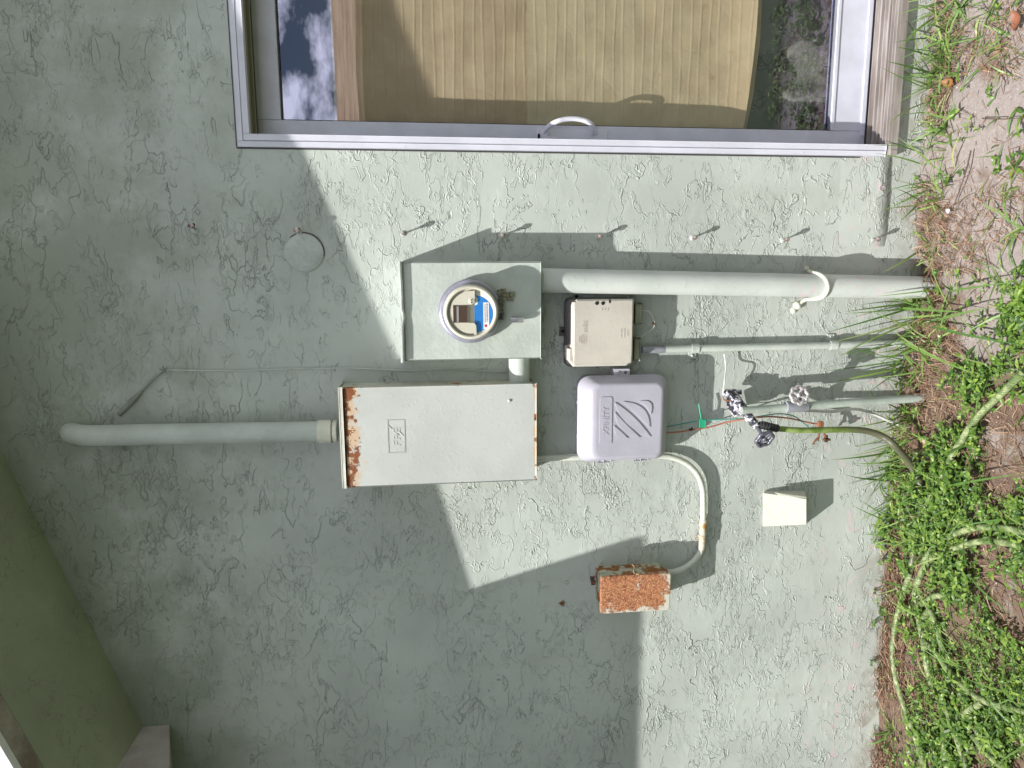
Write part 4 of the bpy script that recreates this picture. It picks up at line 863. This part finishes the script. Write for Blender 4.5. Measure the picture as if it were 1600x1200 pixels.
gx = [-80, -30, -12, -6, -3.5] + list(np.linspace(-2.4, 1.6, 330)) + [3, 6, 12, 30, 80]; gyy = [-80, -30, -12, -6, -3, -1.8] + list(np.linspace(-1.1, .02, 100)) + [.2, 20]
V = [(x, y, gz(x, y) if -3 < y < .05 and -3.6 < x < 3.1 else 0) for y in gyy for x in gx]; nx = len(gx)
mb = MB(); mb.add(V, [(j * nx + i, j * nx + i + 1, (j + 1) * nx + i + 1, (j + 1) * nx + i) for j in range(len(gyy) - 1) for i in range(nx - 1)], True)
tag(mb.build('ground', MGD, base=(0, 0, 0)), kind='structure')

def islmat(name, cols, rough=.6, trans=0.0):
    m = M(name); r = m.island(); n = N(m.t, 'ShaderNodeValToRGB'); n.color_ramp.interpolation = 'LINEAR'
    el = n.color_ramp.elements
    while len(el) < len(cols): el.new(.5)
    for i, c in enumerate(cols): el[i].position = i / (len(cols) - 1); el[i].color = (*c, 1)
    m.link(r, n.inputs[0]); m.col(n.outputs[0]).rough(rough)
    if trans:
        tl = N(m.t, 'ShaderNodeBsdfTranslucent'); m.link(n.outputs[0], tl.inputs[0]); mi = N(m.t, 'ShaderNodeMixShader'); mi.inputs[0].default_value = trans
        m.link(m.b.outputs[0], mi.inputs[1]); m.link(tl.outputs[0], mi.inputs[2]); m.link(mi.outputs[0], m.o.inputs[0])
    return m
def ribbon(mb_, p, d, up, L, wd, bend, seg=5, tipw=.1, fold=0.0):
    """tapered blade starting at p in direction d, sagging by bend"""
    d = Vector(d).normalized(); side = d.cross(Vector(up)).normalized(); vs = []; pos = Vector(p)
    for k in range(seg + 1):
        t_ = k / seg; ww = wd * (1 - (1 - tipw) * t_ ** 1.6) * (.6 + .4 * min(1, t_ * 4))
        vs += [pos - side * ww / 2, pos + side * ww / 2]
        d = (d + Vector((0, 0, -bend / seg))).normalized(); pos = pos + d * (L / seg)
        side = (side - d * side.dot(d)).normalized()
        if pos.z < gz(pos.x, pos.y) + .004: pos.z = gz(pos.x, pos.y) + .004
        if pos.y > -.004: pos.y = -.004
    mb_.add(vs, [(2 * k, 2 * k + 1, 2 * k + 3, 2 * k + 2) for k in range(seg)])
rnd = random.Random(11)
def U(a, b): return rnd.uniform(a, b)
# dead thatch
mb = MB()
for i in range(29000):
    x = U(-2.3, 1.4); d = abs(rnd.gauss(0, 1)) * .20 if rnd.random() < .5 else U(0, .85)
    if i > 22000: x = U(-2.2, -.9); d = abs(rnd.gauss(0, .12))
    sandy = noise.noise(Vector((x * 4.0, d * 4.0, 9))) + (.28 if x > -.35 and d > .10 else -.1) + (.1 if x > .1 else 0)
    if sandy > .25 and rnd.random() < .90: continue
    y = -d - .003; z0 = gz(x, y) + U(.001, .018 + .012 * math.exp(-d / .08)); a = U(0, math.pi * 2)
    if x < -1.0 and d < .2: a = rnd.gauss(math.pi, .45)
    L = U(.014, .065); ribbon(mb, (x, y, z0 + (U(0, .02) if rnd.random() < .25 else 0)), (math.cos(a), math.sin(a), U(-.2, .5)), Vector((U(-.5, .5), U(-.5, .5), 1)), L, U(.0012, .0030), U(.4, 2.6), 4, .4)
MTH = islmat('dry_thatch', [(.12, .065, .04), (.24, .135, .085), (.13, .07, .045), (.36, .23, .15), (.17, .10, .06), (.50, .37, .26)], .8)
tag(mb.build('dead_grass', MTH, base=(0, 0, 0)), 'brown dry thatch and straw littered along the foot of the wall', 'dead grass', kind='stuff')
# leafy ground cover
def cover_density(x, d):
    n1 = noise.noise(Vector((x * 3.1, d * 3.1, 21))); n2 = noise.noise(Vector((x * 8, d * 8, 4)))
    if x < -1.25: v = .85 if d > .30 else (.30 if d > .2 else .03)
    elif x < -.92: v = .9 if d > .22 else (.35 if d > .10 else .12)
    elif x < -.62: v = 1.0 if d > .12 else .30
    elif x < -.28: v = .95 if d > .28 - .3 * (-.28 - x) else .16
    elif x < .0: v = .60 if d > .40 else .06
    else: v = .35 if d > .46 else .035
    return v * (.82 + 1.9 * n1 + 1.0 * n2)
hosepts = []
for r_ in runs: hosepts += catmull([Hz(q[0], q[1], q[2] * .75 + .002) for q in r_], 5)
hosexy = np.array([(p.x, p.y) for p in hosepts])
mb = MB()
def leaf(c, dr, L, W_, up):
    dr = dr.normalized(); sd = dr.cross(up).normalized(); nn = sd.cross(dr)
    p0 = c; p1 = c + dr * L * .45 + nn * L * .06; p2 = c + dr * L - nn * L * .08
    a, b = p1 + sd * W_ / 2 - nn * W_ * -.12, p1 - sd * W_ / 2 - nn * W_ * -.12
    q1, q2 = c + dr * L * .78 + sd * W_ * .32, c + dr * L * .78 - sd * W_ * .32
    q3, q4 = c + dr * L * .18 + sd * W_ * .36, c + dr * L * .18 - sd * W_ * .36
    mb.add([p0, q3, a, q1, p2, q2, b, q4, p1], [(0, 1, 2, 8), (8, 2, 3, 4), (4, 5, 6, 8), (8, 6, 7, 0)])
cnt = 0
for i in range(26000):
    x = U(-2.3, 1.3); d = U(.01, .85)
    if rnd.random() > cover_density(x, d) * .72: continue
    hd = float(np.min(np.abs(hosexy[:, 0] - x) ** 2 + np.abs(hosexy[:, 1] + d) ** 2)) ** .5
    if hd < .014 and rnd.random() < .42: continue
    y = -d; h = (U(.010, .060) if hd > .03 else U(.012, .045)) if x < -.3 else U(.006, .03); z0 = gz(x, y)
    tip = Vector((x + U(-.012, .012), y + U(-.012, .012), z0 + h)); k = rnd.choice((3, 3, 4, 5)); a0 = U(0, 6.28); L = U(.009, .021); szv = 1 + .45 * noise.noise(Vector((x * 4, d * 4, 40)))
    upv = Vector((U(-.4, .3), U(-.6, .1), 1)).normalized()
    if rnd.random() < .16: L *= 1.9; wr = .30
    else: wr = U(.42, .62)
    for j in range(k):
        a = a0 + 6.283 * j / k + U(-.25, .25); dr = Vector((math.cos(a), math.sin(a), U(-.15, .5))); leaf(tip, dr, L * szv * U(.8, 1.15), L * szv * wr, upv)
    cnt += 1
MLF = islmat('leaf_green', [(.02, .06, .01), (.13, .24, .03), (.04, .10, .015), (.22, .34, .05), (.06, .15, .02), (.30, .42, .08)], .42, .3)
tag(mb.build('ground_cover', MLF, base=(0, 0, 0)), 'bright green small leaved weeds spreading over the lower ground', 'weeds', kind='stuff')
# grass blades
mb = MB()
def tuft(x, d, n, L0, L1, spread=.03, lean=(0, 0), wd=(.0035, .0085)):
    for k in range(n):
        bx = x + rnd.gauss(0, spread); by = min(-.006, -d + rnd.gauss(0, spread * .6)); a = U(0, 6.28); el = U(.25, 1.35)
        dv = Vector((math.cos(a) * math.cos(el) + lean[0], math.sin(a) * math.cos(el) * .8 + lean[1], math.sin(el))); ribbon(mb, (bx, by, gz(bx, by)), dv, Vector((U(-.6, .6), U(-1, .2), .4)), U(L0, L1), U(*wd), U(.3, 1.6), 6, .06)
def TG(px_, py_, n, L0, L1, spread=.03, lean=(0, 0), z=.0):
    q = G(px_, py_, z); tuft(q.x, max(.012, -q.y), n, L0, L1 * 1.1, spread, lean)
for a in [(1500, 10, 42, .08, .20, .06), (1540, 30, 22, .06, .16, .05), (1475, 90, 30, .08, .20, .04), (1560, 70, 14, .05, .11, .03), (1478, 120, 18, .08, .18, .03), (1478, 205, 18, .07, .16, .025), (1484, 275, 9, .06, .13, .018), (1470, 315, 12, .06, .15, .02), (1450, 395, 9, .05, .11, .02), (1420, 440, 8, .04, .11, .02),
          (1425, 480, 20, .06, .18, .022), (1460, 500, 12, .06, .18, .02), (1445, 535, 9, .05, .14, .02), (1430, 590, 14, .06, .18, .022), (1425, 640, 14, .06, .16, .022), (1415, 690, 16, .06, .18, .022), (1410, 740, 22, .06, .20, .028), (1405, 790, 22, .06, .18, .028), (1400, 830, 14, .05, .13, .022),
          (1395, 900, 6, .04, .11, .018), (1390, 960, 5, .04, .09, .012), (1380, 1040, 5, .04, .09, .012), (1385, 1145, 16, .04, .10, .018), (1580, 480, 9, .07, .16, .03), (1560, 430, 6, .07, .14, .03), (1480, 480, 5, .10, .2, .02), (1575, 300, 7, .04, .10, .025), (1595, 350, 12, .04, .11, .03)]: TG(*a)
def blade_to(b_, t_, o=.03, wd=.006, sag=.25):
    q = G(b_[0], b_[1], .0); q.y = min(q.y, -.01); q.z = gz(q.x, q.y); e = P(t_[0], t_[1], o); L = (e - q).length; side = Vector((0, -1, 0)).cross((e - q).normalized()); vs = []
    mid = (q + e) / 2 + Vector((0, -.35 * min(.1, L), L * sag))
    for k in range(9):
        u = k / 8; p_ = q * (1 - u) ** 2 + mid * 2 * u * (1 - u) + e * u * u; ww = wd * (1 - u ** 2.2 * .95) * (.55 + .45 * min(1, u * 4)); sd = (side * .85 + Vector((.2 * math.sin(b_[0]), .5 * math.cos(b_[1]), 0))).normalized(); vs += [p_ - sd * ww / 2, p_ + sd * ww / 2]
    mb.add(vs, [(2 * k, 2 * k + 1, 2 * k + 3, 2 * k + 2) for k in range(8)])
BL = [((1368, 474), (1290, 520), .05), ((1375, 478), (1318, 490), .03), ((1345, 467), (1319, 487), .09), ((1399, 392), (1379, 426), .06), ((1400, 530), (1311, 555), .05), ((1385, 515), (1334, 562), .06), ((1405, 500), (1300, 535), .03), ((1412, 560), (1284, 580), .015), ((1400, 570), (1300, 597), .02),
      ((1453, 30), (1404, 78), .03), ((1480, 5), (1403, 23), .03), ((1470, 15), (1412, 10), .04), ((1467, 127), (1400, 163), .03), ((1460, 140), (1413, 122), .05), ((1482, 192), (1413, 230), .03), ((1480, 200), (1415, 211), .04), ((1477, 247), (1430, 258), .04), ((1452, 297), (1387, 325), .03), ((1450, 290), (1423, 272), .05), ((1450, 292), (1407, 295), .03), ((1480, 235), (1436, 236), .05),
      ((1417, 602), (1372, 587), .08), ((1405, 500), (1312, 557), .05), ((1395, 700), (1300, 718), .04), ((1392, 705), (1352, 790), .07), ((1385, 715), (1340, 743), .06), ((1400, 690), (1323, 713), .03), ((1398, 730), (1345, 760), .05), ((1390, 745), (1322, 742), .03), ((1392, 770), (1366, 830), .06), ((1390, 780), (1345, 812), .04), ((1395, 800), (1360, 845), .05), ((1400, 640), (1345, 640), .05), ((1405, 650), (1330, 668), .04),
      ((1430, 800), (1368, 827), .06), ((1405, 905), (1368, 920), .03), ((1402, 912), (1372, 935), .03), ((1382, 1147), (1348, 1163), .03), ((1382, 1140), (1352, 1145), .03), ((1386, 1150), (1360, 1180), .03), ((1392, 1040), (1372, 1062), .03), ((1398, 960), (1376, 985), .02)]
for b_, t_, o_ in BL: blade_to(b_, t_, o_, U(.005, .0085), U(.02, .22))
for i in range(90):
    py_ = rnd.choice((U(440, 600), U(620, 840), U(0, 330))); bx_ = 1440 - (py_ - 300) * .07 + U(-12, 25); L_ = U(25, 85); an = U(-.7, .9)
    blade_to((bx_, py_), (bx_ - L_ * math.cos(an), py_ + L_ * math.sin(an)), U(.01, .10), U(.003, .007), U(.0, .3))
LB = [((1392, 479), (1500, 487)), ((1399, 515), (1468, 560)), ((1395, 520), (1520, 590)), ((1470, 510), (1600, 540)), ((1500, 455), (1600, 440)), ((1480, 500), (1560, 480)), ((1405, 655), (1480, 700)), ((1385, 690), (1480, 765)), ((1490, 760), (1600, 740)), ((1530, 900), (1600, 960)), ((1400, 770), (1470, 800))]
for b_, t_ in LB:      # blades lying over the ground
    q = G(b_[0], b_[1], 0); e = G(t_[0], t_[1], .03); ribbon(mb, q + Vector((0, 0, .03)), (e - q) + Vector((0, 0, .06)), Vector((.1, 0, 1)), (e - q).length * 1.05, U(.007, .010), .5, 8, .08)
for i in range(1500):      # loose blades through the weeds
    x = U(-2.2, -.25); d = U(.08, .8)
    if rnd.random() < cover_density(x, d): tuft(x, d, rnd.choice((1, 2, 3)), .04, .17, .012)
for i in range(170):
    x = U(-.25, 1.3); d = U(.03, .7); tuft(x, d, 1, .03, .09, .01)
MGR = islmat('blade_green', [(.06, .15, .03), (.16, .28, .06), (.09, .20, .04), (.26, .38, .10), (.12, .24, .05), (.38, .44, .16)], .42, .22)
tag(mb.build('grass', MGR, base=(0, 0, 0)), 'long green grass blades leaning against the foot of the wall', 'grass', kind='stuff')
# pebbles and twigs scattered on the sand
mb = MB()
for i in range(900):
    x = U(-.9, 1.3); d = U(.05, .75); r_ = U(.0008, .0028); bm = bmesh.new(); bmesh.ops.create_icosphere(bm, subdivisions=1, radius=r_)
    c = Vector((x, -d, gz(x, -d) + r_ * .3))
    for v in bm.verts: v.co = Vector((v.co.x * U(.8, 1.3), v.co.y, v.co.z * .6)) + c
    mb.bm(bm)
tag(mb.build('grit', islmat('grit_stone', [(.2, .17, .15), (.5, .46, .43), (.3, .25, .22), (.62, .58, .55)], .9), base=(0, 0, 0)), 'fine pebbles and grit lying on the bare grey soil', 'grit', kind='stuff')
# fallen leaves, petal, twigs: single things
def fallen(name, px_, py_, L, W_, ang, col, label, cat, curl=.3):
    q = G(px_, py_, .0); z0 = gz(q.x, q.y) + .012; m_ = MB(); n = 9; vs = []
    for i in range(n):
        t_ = i / (n - 1); ww = W_ * math.sin(math.pi * min(.97, max(.03, t_))) ** .7
        for s_ in (-1, 0, 1):
            lx = (t_ - .5) * L; ly = s_ * ww / 2; lz = z0 + curl * W_ * (abs(s_) * .9) + .6 * L * curl * (t_ - .5) ** 2 * 4 + .004
            vs.append((q.x + lx * math.cos(ang) - ly * math.sin(ang), q.y + lx * math.sin(ang) + ly * math.cos(ang), lz))
    m_.add(vs, [(i * 3 + k, i * 3 + k + 1, (i + 1) * 3 + k + 1, (i + 1) * 3 + k) for i in range(n - 1) for k in range(2)], True)
    mm = M(name + '_col'); mm.col(mm.mix(mm.noise(60, 4), tuple(c * .7 for c in col), col)).rough(.55); mm.bump(mm.noise(80, 3), .001)
    tag(m_.build(name, mm), label, cat)
fallen('fallen_leaf', 1492, 130, .058, .026, 1.2, (.30, .14, .05), 'curled orange brown leaf lying in the grass by the door sill', 'leaf')
fallen('fallen_leaf', 1590, 32, .060, .030, .3, (.27, .10, .05), 'rust brown leaf at the upper corner of the bare soil', 'leaf')
fallen('fallen_leaf', 1562, 78, .030, .014, 2.2, (.28, .16, .10), 'small pale brown leaf just below the rust brown one', 'leaf')
fallen('white_petal', 1490, 330, .020, .014, .9, (.78, .72, .66), 'small white petal lying on the thatch below the studs', 'petal')
fallen('white_petal', 1472, 528, .016, .010, .2, (.75, .70, .64), 'tiny white scrap beside the foot of the thin conduit', 'petal')
fallen('bark_chip', 1524, 1172, .060, .020, -.8, (.42, .33, .28), 'pale splintered bark chip among the weeds in the corner', 'bark')
fallen('dry_leaf', 1455, 690, .030, .022, .5, (.50, .32, .22), 'fan shaped dry leaf in the thatch below the hose', 'leaf', .5)
def twig(pts, r_, label, col=(.10, .065, .045)):
    m_ = MB(); m_.tube([G(*q) for q in pts], [r_, r_ * .6], 6, spline=4); mm = M('twig_bark').col(col).rough(.8); tag(m_.build('twig', mm), label, 'twig')
twig([(1517, 235, .012), (1510, 265, .016), (1500, 295, .014), (1490, 322, .01)], .0022, 'dark straight twig leaning on the thatch near the white petal')
twig([(1535, 185, .006), (1570, 186, .010), (1605, 183, .006)], .0018, 'thin dark twig lying across the bare sand')
twig([(1480, 535, .01), (1500, 550, .014), (1515, 570, .012), (1520, 592, .008)], .0026, 'curved brown twig below the foot of the thin conduit', (.26, .16, .10))
twig([(1568, 85, .006), (1572, 110, .010), (1576, 132, .006)], .0016, 'short dark twig near the upper corner of the sand')
twig([(1485, 655, .008), (1485, 680, .014), (1486, 710, .008)], .0018, 'pale straw stem standing in the thatch by the weeds', (.45, .33, .24))

# ================================================================== the house across the yard (seen mirrored in the door glass)
nroot = empty('neighbour_house', (3, -13, 0), 'brown roofed house across the yard, mirrored in the door glass', 'house')
MNR = M('neighbour_shingle').rough(.9); MNR.col(MNR.mix(MNR.ss(MNR.noise(3, 6, .7, vec=MNR.map((.35, 1, 6))), .35, .65), (.17, .095, .045), (.50, .32, .19)))
mb = MB(); ry0, rz0_, ry1, rz1_ = -10.4, 2.78, -12.6, 3.42
mb.loft([[(-14, ry0, rz0_), (-14, ry1, rz1_), (-14, ry1 - 2.2, rz0_), (-14, ry1 - 2.2, rz0_ - .12), (-14, ry0, rz0_ - .12)], [(22, ry0, rz0_), (22, ry1, rz1_), (22, ry1 - 2.2, rz0_), (22, ry1 - 2.2, rz0_ - .12), (22, ry0, rz0_ - .12)]]); mb.build('roof', MNR, nroot)
mb = MB(); mb.box((-13.6, -14.2, 0), (21.6, -11.0, 2.655)); mb.build('wall', M('neighbour_wall').col((.10, .10, .075)).rough(.9), nroot)
